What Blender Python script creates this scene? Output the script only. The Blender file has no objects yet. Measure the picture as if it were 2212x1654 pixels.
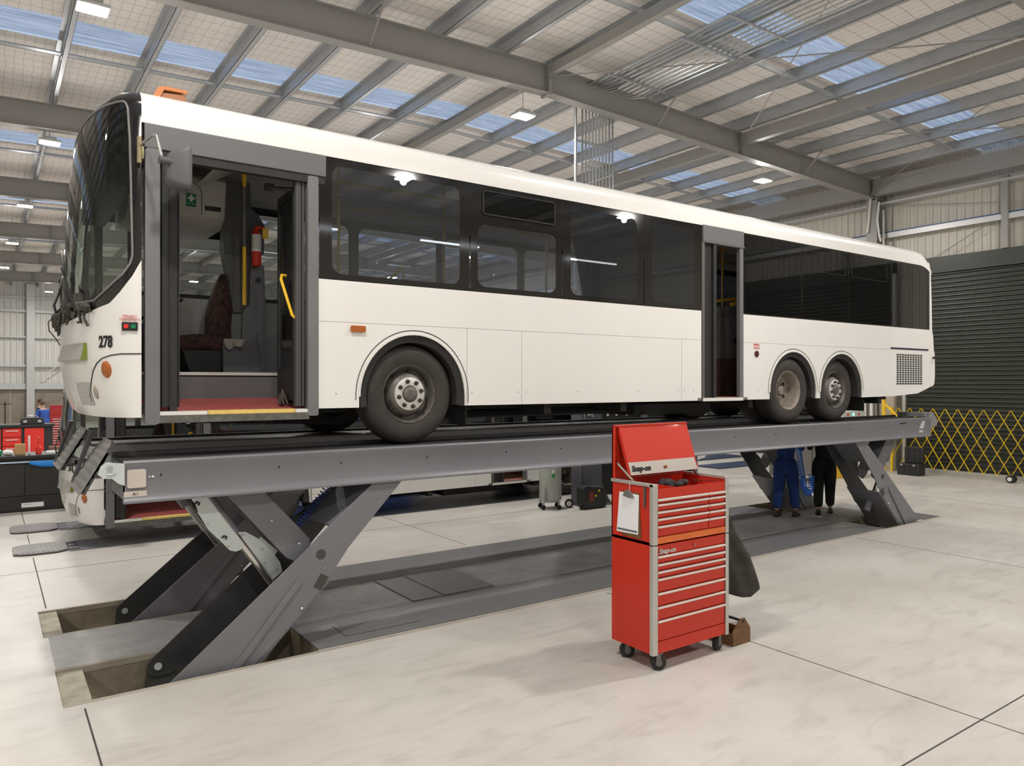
import bpy, bmesh, math, random
from mathutils import Vector, Matrix, Euler
random.seed(7)
D = bpy.data
SC = bpy.context.scene
COL = SC.collection
PI = math.pi

# ---------------------------------------------------------------- camera, world, exposure
SXN, CXN, FPX, HC = 0.816648, 0.577136, 1600.0, 2.4      # view axes and focal length (pixels of a 2212 wide frame)
cam_d = D.cameras.new('camera'); cam = D.objects.new('camera', cam_d); COL.objects.link(cam)
cam_d.sensor_width = 36.0; cam_d.lens = FPX / 2212 * 36.0
cam_d.clip_end = 300
cam.location = (0, 0, HC); cam.rotation_euler = (PI/2, 0, -math.atan2(CXN, SXN))
SC.camera = cam
SC.view_settings.view_transform = 'Standard'
SC.view_settings.look = 'None'
SC.view_settings.gamma = 1.0
SC.view_settings.use_curve_mapping = False
SC.view_settings.exposure = 0.45
wd = D.worlds.new('dusk_sky'); SC.world = wd; wd.use_nodes = True
bg = wd.node_tree.nodes['Background']
bg.inputs[0].default_value = (0.36, 0.45, 0.60, 1); bg.inputs[1].default_value = 0.95
LAMP_W = 150.0

# ---------------------------------------------------------------- helpers
def PY(x, y, Y):          # the point of the vertical plane at depth Y seen at a place of the photo
    u, v = (x-1106)/FPX, (828-y)/FPX
    d = Y/(SXN-CXN*u)
    return (d*(SXN*u+CXN), HC+v*d)
def proj(p):
    r = p[0]*SXN-p[1]*CXN; d = p[0]*CXN+p[1]*SXN
    return 1106+FPX*r/d, 828-FPX*(p[2]-HC)/d

MATS = {}
def mat(name, col, rough=0.5, metal=0.0, var=0.0, vscale=3.0, bump=0.0, bscale=40.0, spec=0.5, coat=0.0, emit=None, estr=0.0, stretch=None):
    if name in MATS: return MATS[name]
    m = D.materials.new(name); m.use_nodes = True; nt = m.node_tree; N = nt.nodes; L = nt.links
    b = N['Principled BSDF']
    b.inputs['Base Color'].default_value = (*col, 1); b.inputs['Roughness'].default_value = rough
    b.inputs['Metallic'].default_value = metal; b.inputs['Specular IOR Level'].default_value = spec
    b.inputs['Coat Weight'].default_value = coat
    if emit: b.inputs['Emission Color'].default_value = (*emit, 1); b.inputs['Emission Strength'].default_value = estr
    tc = N.new('ShaderNodeTexCoord')
    vec = tc.outputs['Object']
    if stretch:
        mp = N.new('ShaderNodeMapping'); mp.inputs['Scale'].default_value = stretch; L.new(vec, mp.inputs[0]); vec = mp.outputs[0]
    if var > 0:
        n = N.new('ShaderNodeTexNoise'); n.inputs['Scale'].default_value = vscale; n.inputs['Detail'].default_value = 6
        n.inputs['Roughness'].default_value = 0.65
        L.new(vec, n.inputs['Vector'])
        r = N.new('ShaderNodeValToRGB')
        r.color_ramp.elements[0].position = 0.3; r.color_ramp.elements[1].position = 0.7
        r.color_ramp.elements[0].color = (*[max(0, c*(1-var)) for c in col], 1)
        r.color_ramp.elements[1].color = (*[min(1, c*(1+var*0.6)) for c in col], 1)
        L.new(n.outputs['Fac'], r.inputs[0]); L.new(r.outputs[0], b.inputs['Base Color'])
    if bump > 0:
        n2 = N.new('ShaderNodeTexNoise'); n2.inputs['Scale'].default_value = bscale; n2.inputs['Detail'].default_value = 4
        L.new(vec, n2.inputs['Vector'])
        bp = N.new('ShaderNodeBump'); bp.inputs['Strength'].default_value = bump; bp.inputs['Distance'].default_value = 0.01
        L.new(n2.outputs['Fac'], bp.inputs['Height']); L.new(bp.outputs[0], b.inputs['Normal'])
    MATS[name] = m
    return m

def glass(name, tint, refl=1.0, rough=0.0, haze=0.0):
    m = D.materials.new(name); m.use_nodes = True; nt = m.node_tree; N = nt.nodes; L = nt.links
    N.remove(N['Principled BSDF'])
    out = N['Material Output']
    tr = N.new('ShaderNodeBsdfTransparent'); tr.inputs[0].default_value = (*tint, 1)
    gl = N.new('ShaderNodeBsdfGlossy'); gl.inputs['Roughness'].default_value = rough; gl.inputs[0].default_value = (refl, refl, refl, 1)
    fr = N.new('ShaderNodeFresnel'); fr.inputs[0].default_value = 1.52
    mx = N.new('ShaderNodeMixShader'); L.new(fr.outputs[0], mx.inputs[0]); L.new(tr.outputs[0], mx.inputs[1]); L.new(gl.outputs[0], mx.inputs[2])
    last = mx
    if haze > 0:
        df = N.new('ShaderNodeBsdfDiffuse'); df.inputs[0].default_value = (0.55, 0.56, 0.56, 1)
        m2 = N.new('ShaderNodeMixShader'); m2.inputs[0].default_value = haze
        L.new(mx.outputs[0], m2.inputs[1]); L.new(df.outputs[0], m2.inputs[2]); last = m2
    L.new(last.outputs[0], out.inputs[0])
    return m

OFF = {}
def props(o, label=None, cat=None, group=None, kind=None):
    if label: o['label'] = label
    if cat: o['category'] = cat
    if group: o['group'] = group
    if kind: o['kind'] = kind
    return o
def thing(name, label, cat, loc=(0, 0, 0), group=None, local=False, rotz=0.0):
    o = D.objects.new(name, None); COL.objects.link(o); o.location = loc; o.rotation_euler = (0, 0, rotz)
    o.empty_display_size = 0.1
    OFF[o.name] = Vector((0, 0, 0)) if local else Vector(loc)
    return props(o, label, cat, group)

class MB:
    def __init__(s): s.bm = bmesh.new(); s.mi = 0
    def _f(s, vs):
        try:
            f = s.bm.faces.new(vs); f.material_index = s.mi; return f
        except ValueError: return None
    def box(s, x0, x1, y0, y1, z0, z1):
        v = [s.bm.verts.new((x, y, z)) for x in (x0, x1) for y in (y0, y1) for z in (z0, z1)]
        for q in ((0,1,3,2),(4,6,7,5),(0,4,5,1),(2,3,7,6),(0,2,6,4),(1,5,7,3)): s._f([v[i] for i in q])
        return s
    def obox(s, c, ax, ay, az):        # oriented box: centre and three half vectors
        c = Vector(c); ax, ay, az = Vector(ax), Vector(ay), Vector(az)
        v = [s.bm.verts.new(c+ax*i+ay*j+az*k) for i in (-1, 1) for j in (-1, 1) for k in (-1, 1)]
        for q in ((0,1,3,2),(4,6,7,5),(0,4,5,1),(2,3,7,6),(0,2,6,4),(1,5,7,3)): s._f([v[i] for i in q])
        return s
    def bar(s, p0, p1, w, h, up=(0, 0, 1)):
        p0, p1 = Vector(p0), Vector(p1); d = (p1-p0); a = d.normalized(); up = Vector(up)
        if abs(a.dot(up)) > 0.98: up = Vector((1, 0, 0))
        sd = a.cross(up).normalized(); u2 = sd.cross(a).normalized()
        return s.obox((p0+p1)/2, d/2, sd*w/2, u2*h/2)
    def tube(s, pts, r, n=8, cap=True):
        pts = [Vector(p) for p in pts]; rings = []
        rr = r if isinstance(r, (list, tuple)) else [r]*len(pts)
        prev = None
        for i, p in enumerate(pts):
            t = (pts[min(i+1, len(pts)-1)]-pts[max(i-1, 0)]).normalized()
            if prev is None:
                up = Vector((0, 0, 1)) if abs(t.z) < 0.9 else Vector((1, 0, 0))
                a = t.cross(up).normalized()
            else:
                a = (prev-t*prev.dot(t)).normalized()
            prev = a; b = t.cross(a)
            rings.append([s.bm.verts.new(p+(a*math.cos(2*PI*k/n)+b*math.sin(2*PI*k/n))*rr[i]) for k in range(n)])
        for i in range(len(rings)-1):
            for k in range(n): s._f([rings[i][k], rings[i][(k+1) % n], rings[i+1][(k+1) % n], rings[i+1][k]])
        if cap: s._f(rings[0][::-1]); s._f(rings[-1])
        return s
    def cyl(s, p0, p1, r, n=16, r1=None): return s.tube([p0, p1], [r, r if r1 is None else r1], n)
    def prism(s, poly, axis, a0, a1):  # polygon in the two other axes (order kept x,y,z), extruded along axis
        def P(q, a):
            return {'x': (a, q[0], q[1]), 'y': (q[0], a, q[1]), 'z': (q[0], q[1], a)}[axis]
        A = [s.bm.verts.new(P(q, a0)) for q in poly]; B = [s.bm.verts.new(P(q, a1)) for q in poly]
        n = len(poly)
        for i in range(n): s._f([A[i], A[(i+1) % n], B[(i+1) % n], B[i]])
        s._f(A[::-1]); s._f(B)
        return s
    def lathe(s, prof, c, axis='y', n=32, close=False, cap=True):   # prof: list of (along, radius)
        c = Vector(c); rings = []
        for a, r in prof:
            ring = []
            for k in range(n):
                co, si = r*math.cos(2*PI*k/n), r*math.sin(2*PI*k/n)
                v = {'y': (co, a, si), 'z': (co, si, a), 'x': (a, co, si)}[axis]
                ring.append(s.bm.verts.new(c+Vector(v)))
            rings.append(ring)
        m = len(rings)
        for i in range(m if close else m-1):
            for k in range(n): s._f([rings[i][k], rings[i][(k+1) % n], rings[(i+1) % m][(k+1) % n], rings[(i+1) % m][k]])
        if not close and cap:
            if prof[0][1] > 1e-4: s._f(rings[0][::-1])
            if prof[-1][1] > 1e-4: s._f(rings[-1])
        return s
    def grid(s, fn, us, vs):
        G = [[s.bm.verts.new(fn(u, v)) for v in vs] for u in us]
        for i in range(len(us)-1):
            for j in range(len(vs)-1): s._f([G[i][j], G[i+1][j], G[i+1][j+1], G[i][j+1]])
        return s
    def loft(s, secs, closed=False, caps=False):
        G = [[s.bm.verts.new(p) for p in sec] for sec in secs]; n = len(secs[0])
        for i in range(len(G)-1):
            for j in range(n if closed else n-1): s._f([G[i][j], G[i+1][j], G[i+1][(j+1) % n], G[i][(j+1) % n]])
        if caps: s._f(G[0][::-1]); s._f(G[-1])
        return s
    def sphere(s, c, r, n=12, sc=(1, 1, 1)):
        m = Matrix.Translation(c) @ Matrix.Diagonal((r*sc[0], r*sc[1], r*sc[2], 1))
        g = bmesh.ops.create_uvsphere(s.bm, u_segments=n, v_segments=max(6, n*2//3), radius=1, matrix=m)
        for v in g['verts']:
            for f in v.link_faces: f.material_index = s.mi
        return s
    def build(s, name, mats, parent=None, smooth=35, bevel=0, solid=0):
        bm = s.bm
        if parent is not None:
            o3 = OFF.get(parent.name, Vector((0, 0, 0)))
            if o3.length > 0: bmesh.ops.translate(bm, verts=bm.verts, vec=-o3)
        bmesh.ops.recalc_face_normals(bm, faces=bm.faces)
        bad = [f for f in bm.faces if len(f.verts) > 4]
        if bad: bmesh.ops.triangulate(bm, faces=bad)
        me = D.meshes.new(name); bm.to_mesh(me); bm.free()
        for m in (mats if isinstance(mats, (list, tuple)) else [mats]): me.materials.append(m)
        if smooth:
            me.shade_smooth(); me.set_sharp_from_angle(angle=math.radians(smooth))
        o = D.objects.new(name, me); COL.objects.link(o)
        if parent is not None: o.parent = parent; OFF[o.name] = OFF.get(parent.name, Vector((0, 0, 0)))
        if solid:
            md = o.modifiers.new('thickness', 'SOLIDIFY'); md.thickness = solid; md.offset = 0
        if bevel:
            md = o.modifiers.new('rounded_edges', 'BEVEL'); md.width = bevel; md.segments = 2; md.limit_method = 'ANGLE'
        return o

def children(o): return [c for c in D.objects if c.parent == o]
def copy_tree(o, loc=None, skip=()):
    kids = {}
    for c in D.objects:
        if c.parent: kids.setdefault(c.parent.name, []).append(c)
    def rec(q, par):
        c = q.copy(); COL.objects.link(c); c.parent = par
        for ch in kids.get(q.name, []):
            if ch.name.split('.')[0] in skip: continue
            rec(ch, c)
        return c
    r = rec(o, None)
    if loc is not None: r.location = loc
    return r
def structure(o): o['kind'] = 'structure'; return o

def text(name, body, size, loc, m, parent, rot=(PI/2, 0, 0), ext=0.0015, shear=0.0, sx=1.0, align='CENTER', bold=0.0):
    cu = D.curves.new(name+'_letters', 'FONT'); cu.body = body; cu.size = size; cu.extrude = ext; cu.shear = shear
    cu.align_x = align; cu.align_y = 'CENTER'; cu.offset = bold
    t = D.objects.new(name+'_letters', cu); COL.objects.link(t)
    bpy.context.view_layer.update()
    me = D.meshes.new_from_object(t.evaluated_get(bpy.context.evaluated_depsgraph_get()))
    D.objects.remove(t); D.curves.remove(cu)
    M = Matrix.Translation(Vector(loc)-OFF.get(parent.name, Vector((0, 0, 0)))) @ Euler(rot).to_matrix().to_4x4() @ Matrix.Diagonal((sx, 1, 1, 1))
    me.transform(M); me.materials.clear(); me.materials.append(m)
    o = D.objects.new(name, me); COL.objects.link(o); o.parent = parent; OFF[o.name] = OFF.get(parent.name, Vector((0, 0, 0)))
    return o

def arc(cx, cz, r, a0, a1, n=20, rz=None):
    rz = r if rz is None else rz
    return [(cx+r*math.cos(a0+(a1-a0)*i/n), cz+rz*math.sin(a0+(a1-a0)*i/n)) for i in range(n+1)]
def rrect(x0, x1, z0, z1, r, n=5):
    p = []
    for cx, cz, a in ((x1-r, z1-r, 0), (x0+r, z1-r, PI/2), (x0+r, z0+r, PI), (x1-r, z0+r, 1.5*PI)):
        p += arc(cx, cz, r, a, a+PI/2, n)
    return p

# ---------------------------------------------------------------- materials
white_paint = mat('white_coach_paint', (0.82, 0.81, 0.78), 0.28, var=0.03, vscale=1.2, coat=0.4)
black_gloss = mat('black_gloss_paint', (0.012, 0.012, 0.013), 0.12, coat=0.5)
black_matt = mat('black_plastic', (0.018, 0.018, 0.018), 0.55)
dark_rub = mat('black_rubber', (0.022, 0.021, 0.02), 0.75, var=0.25, vscale=9)
tyre_m = mat('dusty_tyre_rubber', (0.04, 0.034, 0.03), 0.8, var=0.3, vscale=5, bump=0.2, bscale=30)
grey_post = mat('grey_door_frame_paint', (0.16, 0.16, 0.165), 0.4, var=0.08)
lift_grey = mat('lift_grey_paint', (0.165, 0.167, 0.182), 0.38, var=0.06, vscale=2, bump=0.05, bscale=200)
lift_dark = mat('dark_deck_and_shaded_web', (0.05, 0.05, 0.053), 0.5, var=0.2, vscale=6)
galv = mat('galvanised_plate', (0.62, 0.68, 0.67), 0.42, metal=0.25, var=0.05)
steel_gal = mat('galvanised_purlin', (0.45, 0.47, 0.49), 0.4, metal=0.4, var=0.1, vscale=2)
steel_paint = mat('grey_steel_paint', (0.33, 0.32, 0.30), 0.5, var=0.04)
chrome = mat('bright_metal', (0.7, 0.69, 0.66), 0.22, metal=1.0)
alu = mat('aluminium_trim', (0.58, 0.57, 0.53), 0.38, metal=0.6)
alu_light = mat('pale_drawer_pull', (0.8, 0.74, 0.68), 0.35, metal=0.3)
red = mat('red_tool_chest_paint', (0.56, 0.030, 0.012), 0.42, var=0.06, vscale=1.5, coat=0.12, spec=0.35)
red2 = mat('red_cabinet_paint', (0.7, 0.03, 0.02), 0.35)
orange = mat('worn_orange_edge', (0.75, 0.16, 0.03), 0.4, var=0.15, vscale=10)
amber = mat('amber_lens', (0.40, 0.105, 0.012), 0.2, coat=0.5, var=0.12, vscale=40)
yellow = mat('yellow_paint', (0.85, 0.52, 0.02), 0.4)
yellow_b = mat('yellow_barrier_paint', (0.9, 0.62, 0.02), 0.4)
rim_m = mat('dirty_steel_rim', (0.16, 0.145, 0.13), 0.5, metal=0.4, var=0.3, vscale=14)
hub_m = mat('bright_hub_ring', (0.66, 0.64, 0.61), 0.45, metal=0.3, var=0.15, vscale=25)
rust_m = mat('brown_dusty_rim', (0.28, 0.24, 0.2), 0.6, metal=0.2, var=0.35, vscale=12)
concrete_pit = mat('pit_concrete', (0.3, 0.26, 0.19), 0.85, var=0.35, vscale=2.5, bump=0.4, bscale=25)
red_lino = mat('red_step_lino', (0.33, 0.07, 0.06), 0.6, var=0.2, vscale=20)
grey_lam = mat('dark_grey_interior_panel', (0.085, 0.085, 0.088), 0.5, var=0.1, vscale=30)
pale_lam = mat('pale_grey_interior_panel', (0.52, 0.50, 0.47), 0.5, var=0.04)
speckle = mat('speckled_grey_step_riser', (0.12, 0.115, 0.115), 0.6, var=0.35, vscale=120)
seat_m = mat('patterned_seat_cloth', (0.07, 0.03, 0.025), 0.9, var=0.9, vscale=14)
rubber_strip = mat('yellow_step_nosing', (0.75, 0.55, 0.15), 0.6, var=0.15, vscale=20)
white_trim = mat('off_white_trim', (0.72, 0.71, 0.67), 0.4)
blue_m = mat('blue_hose', (0.02, 0.07, 0.4), 0.3)
blue_l = mat('bright_blue_hose', (0.03, 0.18, 0.75), 0.3)
green_sign = mat('green_sign', (0.0, 0.16, 0.07), 0.4)
paper = mat('white_paper', (0.82, 0.83, 0.84), 0.6)
white_m = mat('white_marking', (0.8, 0.8, 0.8), 0.5)
black_ink = mat('black_ink', (0.01, 0.01, 0.012), 0.6)
red_ink = mat('red_lettering', (0.6, 0.03, 0.02), 0.5)
wood = mat('brown_wood', (0.17, 0.085, 0.03), 0.6, var=0.5, vscale=6, stretch=(1, 1, 12))
glass_side = glass('tinted_side_glass', (0.78, 0.81, 0.86), 0.9, haze=0.025)
glass_dark = glass('dark_privacy_glass', (0.06, 0.07, 0.065), 0.9, haze=0.008)
glass_scr = glass('green_windscreen_glass', (0.5, 0.6, 0.54), 1.0, haze=0.01)
glass_door = glass('door_glass', (0.75, 0.78, 0.78), 1.0, haze=0.015)

def floor_material():
    m = D.materials.new('sealed_concrete_floor'); m.use_nodes = True; nt = m.node_tree; N = nt.nodes; L = nt.links
    b = N['Principled BSDF']; b.inputs['Roughness'].default_value = 0.42; b.inputs['Specular IOR Level'].default_value = 0.4
    tc = N.new('ShaderNodeTexCoord')
    n1 = N.new('ShaderNodeTexNoise'); n1.inputs['Scale'].default_value = 0.5; n1.inputs['Detail'].default_value = 8; n1.inputs['Roughness'].default_value = 0.6
    n2 = N.new('ShaderNodeTexNoise'); n2.inputs['Scale'].default_value = 3.0; n2.inputs['Detail'].default_value = 8; n2.inputs['Distortion'].default_value = 1.2
    mp = N.new('ShaderNodeMapping'); mp.inputs['Scale'].default_value = (0.6, 2.2, 1)
    L.new(tc.outputs['Object'], n1.inputs['Vector']); L.new(tc.outputs['Object'], mp.inputs[0]); L.new(mp.outputs[0], n2.inputs['Vector'])
    r1 = N.new('ShaderNodeValToRGB'); r1.color_ramp.elements[0].color = (0.50, 0.47, 0.43, 1); r1.color_ramp.elements[1].color = (0.60, 0.575, 0.535, 1)
    r1.color_ramp.elements[0].position = 0.35; r1.color_ramp.elements[1].position = 0.65
    L.new(n1.outputs[0], r1.inputs[0])
    r2 = N.new('ShaderNodeValToRGB'); r2.color_ramp.elements[0].color = (0.8, 0.79, 0.78, 1); r2.color_ramp.elements[1].color = (1, 1, 1, 1)
    r2.color_ramp.elements[0].position = 0.30; r2.color_ramp.elements[1].position = 0.5
    L.new(n2.outputs[0], r2.inputs[0])
    mx = N.new('ShaderNodeMixRGB'); mx.blend_type = 'MULTIPLY'; mx.inputs[0].default_value = 0.6
    L.new(r1.outputs[0], mx.inputs[1]); L.new(r2.outputs[0], mx.inputs[2])
    L.new(mx.outputs[0], b.inputs['Base Color'])
    rr = N.new('ShaderNodeMapRange'); rr.inputs[3].default_value = 0.3; rr.inputs[4].default_value = 0.55
    L.new(n2.outputs[0], rr.inputs[0]); L.new(rr.outputs[0], b.inputs['Roughness'])
    return m
floor_m = floor_material()
joint_m = mat('dark_joint_filler', (0.06, 0.055, 0.05), 0.8)
infill_m = mat('rough_infill_concrete', (0.42, 0.38, 0.3), 0.8, var=0.35, vscale=5, bump=0.3)
dirty_shaded_floor = mat('scuffed_shaded_concrete', (0.36, 0.35, 0.34), 0.5, var=0.3, vscale=3)

def line_mask(N, L, sep_out, period, width):
    a = N.new('ShaderNodeMath'); a.operation = 'DIVIDE'; a.inputs[1].default_value = period; L.new(sep_out, a.inputs[0])
    f = N.new('ShaderNodeMath'); f.operation = 'FRACT'; L.new(a.outputs[0], f.inputs[0])
    c = N.new('ShaderNodeMath'); c.operation = 'LESS_THAN'; c.inputs[1].default_value = width/period; L.new(f.outputs[0], c.inputs[0])
    return c.outputs[0]
def ceiling_material():
    m = D.materials.new('roof_blanket_with_wire_mesh'); m.use_nodes = True; nt = m.node_tree; N = nt.nodes; L = nt.links
    b = N['Principled BSDF']; b.inputs['Roughness'].default_value = 0.7
    tc = N.new('ShaderNodeTexCoord'); sp = N.new('ShaderNodeSeparateXYZ'); L.new(tc.outputs['Object'], sp.inputs[0])
    nz = N.new('ShaderNodeTexNoise'); nz.inputs['Scale'].default_value = 1.5; L.new(tc.outputs['Object'], nz.inputs['Vector'])
    # wires sag a little: wobble the coordinate
    w = N.new('ShaderNodeMath'); w.operation = 'MULTIPLY_ADD'; w.inputs[1].default_value = 0.12; L.new(nz.outputs[0], w.inputs[0]); L.new(sp.outputs['Y'], w.inputs[2])
    w2 = N.new('ShaderNodeMath'); w2.operation = 'MULTIPLY_ADD'; w2.inputs[1].default_value = 0.12; L.new(nz.outputs[0], w2.inputs[0]); L.new(sp.outputs['X'], w2.inputs[2])
    l1 = line_mask(N, L, w.outputs[0], 0.30, 0.011); l2 = line_mask(N, L, w2.outputs[0], 0.15, 0.006)
    mxm = N.new('ShaderNodeMath'); mxm.operation = 'MAXIMUM'; L.new(l1, mxm.inputs[0]); L.new(l2, mxm.inputs[1])
    mx = N.new('ShaderNodeMixRGB'); mx.inputs[1].default_value = (0.84, 0.79, 0.74, 1); mx.inputs[2].default_value = (0.36, 0.33, 0.31, 1)
    L.new(mxm.outputs[0], mx.inputs[0]); L.new(mx.outputs[0], b.inputs['Base Color'])
    b2 = N.new('ShaderNodeBump'); b2.inputs['Strength'].default_value = 0.5; b2.inputs['Distance'].default_value = 0.08
    L.new(nz.outputs[0], b2.inputs['Height']); L.new(b2.outputs[0], b.inputs['Normal'])
    return m
ceil_m = ceiling_material()
def skylight_material():
    m = D.materials.new('translucent_roof_sheet'); m.use_nodes = True; nt = m.node_tree; N = nt.nodes; L = nt.links
    N.remove(N['Principled BSDF']); out = N['Material Output']
    tr = N.new('ShaderNodeBsdfTransparent'); df = N.new('ShaderNodeBsdfDiffuse'); df.inputs[0].default_value = (0.6, 0.68, 0.8, 1)
    tc = N.new('ShaderNodeTexCoord'); mp = N.new('ShaderNodeMapping'); mp.inputs['Scale'].default_value = (0.8, 14, 1)
    nz = N.new('ShaderNodeTexNoise'); nz.inputs['Scale'].default_value = 1.6; nz.inputs['Detail'].default_value = 4
    L.new(tc.outputs['Object'], mp.inputs[0]); L.new(mp.outputs[0], nz.inputs['Vector'])
    r = N.new('ShaderNodeValToRGB'); r.color_ramp.elements[0].color = (0.5, 0.55, 0.62, 1); r.color_ramp.elements[1].color = (1, 1, 1, 1)
    r.color_ramp.elements[0].position = 0.35; r.color_ramp.elements[1].position = 0.65
    L.new(nz.outputs[0], r.inputs[0]); L.new(r.outputs[0], tr.inputs[0])
    mx = N.new('ShaderNodeMixShader'); mx.inputs[0].default_value = 0.3
    L.new(tr.outputs[0], mx.inputs[1]); L.new(df.outputs[0], mx.inputs[2]); L.new(mx.outputs[0], out.inputs[0])
    return m
sky_m = skylight_material()
def checker_material():
    m = D.materials.new('grey_checker_plate'); m.use_nodes = True; nt = m.node_tree; N = nt.nodes; L = nt.links
    b = N['Principled BSDF']; b.inputs['Base Color'].default_value = (0.12, 0.12, 0.125, 1); b.inputs['Roughness'].default_value = 0.42
    tc = N.new('ShaderNodeTexCoord'); mp = N.new('ShaderNodeMapping'); mp.inputs['Rotation'].default_value = (0, 0, PI/4)
    L.new(tc.outputs['Object'], mp.inputs[0])
    ck = N.new('ShaderNodeTexBrick'); ck.inputs['Scale'].default_value = 26; ck.inputs['Mortar Size'].default_value = 0.16
    ck.inputs['Color1'].default_value = (1, 1, 1, 1); ck.inputs['Color2'].default_value = (0.7, 0.7, 0.7, 1); ck.inputs['Mortar'].default_value = (0, 0, 0, 1)
    ck.offset = 0.5; ck.inputs['Row Height'].default_value = 0.5; ck.inputs['Brick Width'].default_value = 1.0
    L.new(mp.outputs[0], ck.inputs['Vector'])
    bp = N.new('ShaderNodeBump'); bp.inputs['Strength'].default_value = 0.8; bp.inputs['Distance'].default_value = 0.004
    L.new(ck.outputs['Color'], bp.inputs['Height']); L.new(bp.outputs[0], b.inputs['Normal'])
    mx = N.new('ShaderNodeMixRGB'); mx.inputs[1].default_value = (0.14, 0.14, 0.142, 1); mx.inputs[2].default_value = (0.27, 0.27, 0.272, 1)
    L.new(ck.outputs['Color'], mx.inputs[0]); L.new(mx.outputs[0], b.inputs['Base Color'])
    return m
checker = checker_material()
clad_m = mat('off_white_wall_cladding', (0.62, 0.59, 0.52), 0.5)
far_clad = mat('white_far_cladding', (0.75, 0.74, 0.7), 0.5)
conc_wall = mat('tilt_slab_concrete', (0.36, 0.31, 0.25), 0.8, var=0.35, vscale=0.8, bump=0.2)
door_dark = mat('dark_green_roller_slat', (0.022, 0.026, 0.018), 0.4, var=0.2, vscale=8)

# ---------------------------------------------------------------- the hall
X0, X1, Y0, Y1 = -12.0, 20.7, -10.0, 53.2
RIDGE = 8.64
def rz(x): return 8.40-0.030*abs(x-RIDGE)       # top of the rafters
def cz(x): return rz(x)+0.25                     # underside of the roof blanket
BAY = [-9.7, -2.7, 4.35, 11.1, 18.1, 25.1, 32.1, 39.1, 46.1]

# floor with the pits left open
PITS = [(0.45, 2.42, 6.42, 7.22), (0.42, 3.2, 8.28, 9.18), (12.05, 13.2, 6.42, 7.22), (12.05, 13.2, 8.28, 9.18)]
def build_floor():
    xs = sorted({X0, X1} | {p[0] for p in PITS} | {p[1] for p in PITS}); ys = sorted({Y0, Y1} | {p[2] for p in PITS} | {p[3] for p in PITS})
    b = MB()
    for i in range(len(xs)-1):
        for j in range(len(ys)-1):
            cx_, cy_ = (xs[i]+xs[i+1])/2, (ys[j]+ys[j+1])/2
            if any(p[0] < cx_ < p[1] and p[2] < cy_ < p[3] for p in PITS): continue
            b._f([b.bm.verts.new((x, y, 0)) for x, y in ((xs[i], ys[j]), (xs[i+1], ys[j]), (xs[i+1], ys[j+1]), (xs[i], ys[j+1]))])
    bmesh.ops.remove_doubles(b.bm, verts=b.bm.verts, dist=1e-4)
    # saw-cut joints, filled dark, one millimetre proud
    b.mi = 1
    w = 0.006
    for X, ya, yb in ((0.58, Y0, 6.28), (0.50, 9.3, 12.1), (0.50, 13.2, 14.0), (0.50, 15.0, Y1), (5.78, Y0, 6.3), (5.78, 9.35, Y1), (11.0, Y0, 6.3), (11.0, 9.35, Y1), (16.2, Y0, Y1)):
        b.box(X-w, X+w, ya, yb, -0.001, 0.001)
    for Y in (2.38, -3.0, 11.2, 16.3, 21.5):
        b.box(X0, X1, Y-w, Y+w, -0.001, 0.001)
    return structure(b.build('floor', [floor_m, joint_m], smooth=0))
build_floor()
def pit(x0, x1, y0, y1, dep=0.42):
    b = MB()
    v = lambda *p: b.bm.verts.new(p)
    b._f([v(x0, y0, -dep), v(x1, y0, -dep), v(x1, y1, -dep), v(x0, y1, -dep)])
    for (a, c) in (((x0, y0), (x1, y0)), ((x1, y0), (x1, y1)), ((x1, y1), (x0, y1)), ((x0, y1), (x0, y0))):
        b._f([v(*a, -dep), v(*c, -dep), v(*c, 0), v(*a, 0)])
    bm = b.bm
    o = b.build('trim_pit_lining', concrete_pit, smooth=0); structure(o)
    return o
for p in PITS: pit(*p)
for i, (x0, x1, y0, y1) in enumerate(((0.45, 0.645, 6.42, 7.22), (0.42, 0.585, 8.28, 9.18))):
    b = MB(); b.box(x0, x1, y0, y1, -0.42, -0.012)
    structure(b.build('trim_pit_kerb', infill_m, smooth=0))
# pale steel angle frame along the pit edges
b = MB()
for x0, x1, y in ((0.45, 13.95, 6.395), (0.45, 13.95, 7.235), (0.42, 13.95, 8.255), (0.42, 13.95, 9.195)): b.box(x0, x1, y-0.022, y+0.022, -0.05, 0.003)
structure(b.build('trim_pit_edge', mat('pit_edge_concrete', (0.4, 0.36, 0.29), 0.7, var=0.2), smooth=0))
# checker plate strips laid over the pits
def plate(x0, x1, y0, y1, lab, z=0.012, m=checker):
    b = MB(); b.box(x0, x1, y0, y1, z-0.012, z)
    o = b.build('checker_plate', m, smooth=0, bevel=0.002); return props(o, lab, 'floor plate', 'checker plates covering the lift pits')
plate(2.42, 6.9, 6.44, 7.2, 'long grey checker plate strip nearest the camera, ending at the open pit')
plate(6.91, 12.05, 6.44, 7.2, 'grey checker plate strip running behind the red tool chest towards the rear scissor leg')
plate(13.42, 13.95, 6.44, 7.2, 'short plain dark cover plate past the rear scissor leg nearest the camera', m=mat('plain_dark_plate', (0.13, 0.125, 0.12), 0.5, var=0.2))
plate(3.2, 8.0, 8.3, 9.18, 'grey checker plate strip on the far side below the bus, left half')
plate(8.01, 12.05, 8.3, 9.18, 'grey checker plate strip on the far side below the bus, beside the two mechanics')
plate(3.8, 4.18, 7.25, 8.24, 'narrow checker plate crossing between the strips, left one', 0.016)
plate(4.19, 4.87, 7.25, 8.24, 'squarish checker cover crossing between the two strips, right one', 0.02)
b = MB(); b.box(2.75, 3.55, 6.60, 6.61, 0.012, 0.0145); b.box(2.75, 2.757, 6.6, 6.95, 0.012, 0.0145)
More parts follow.
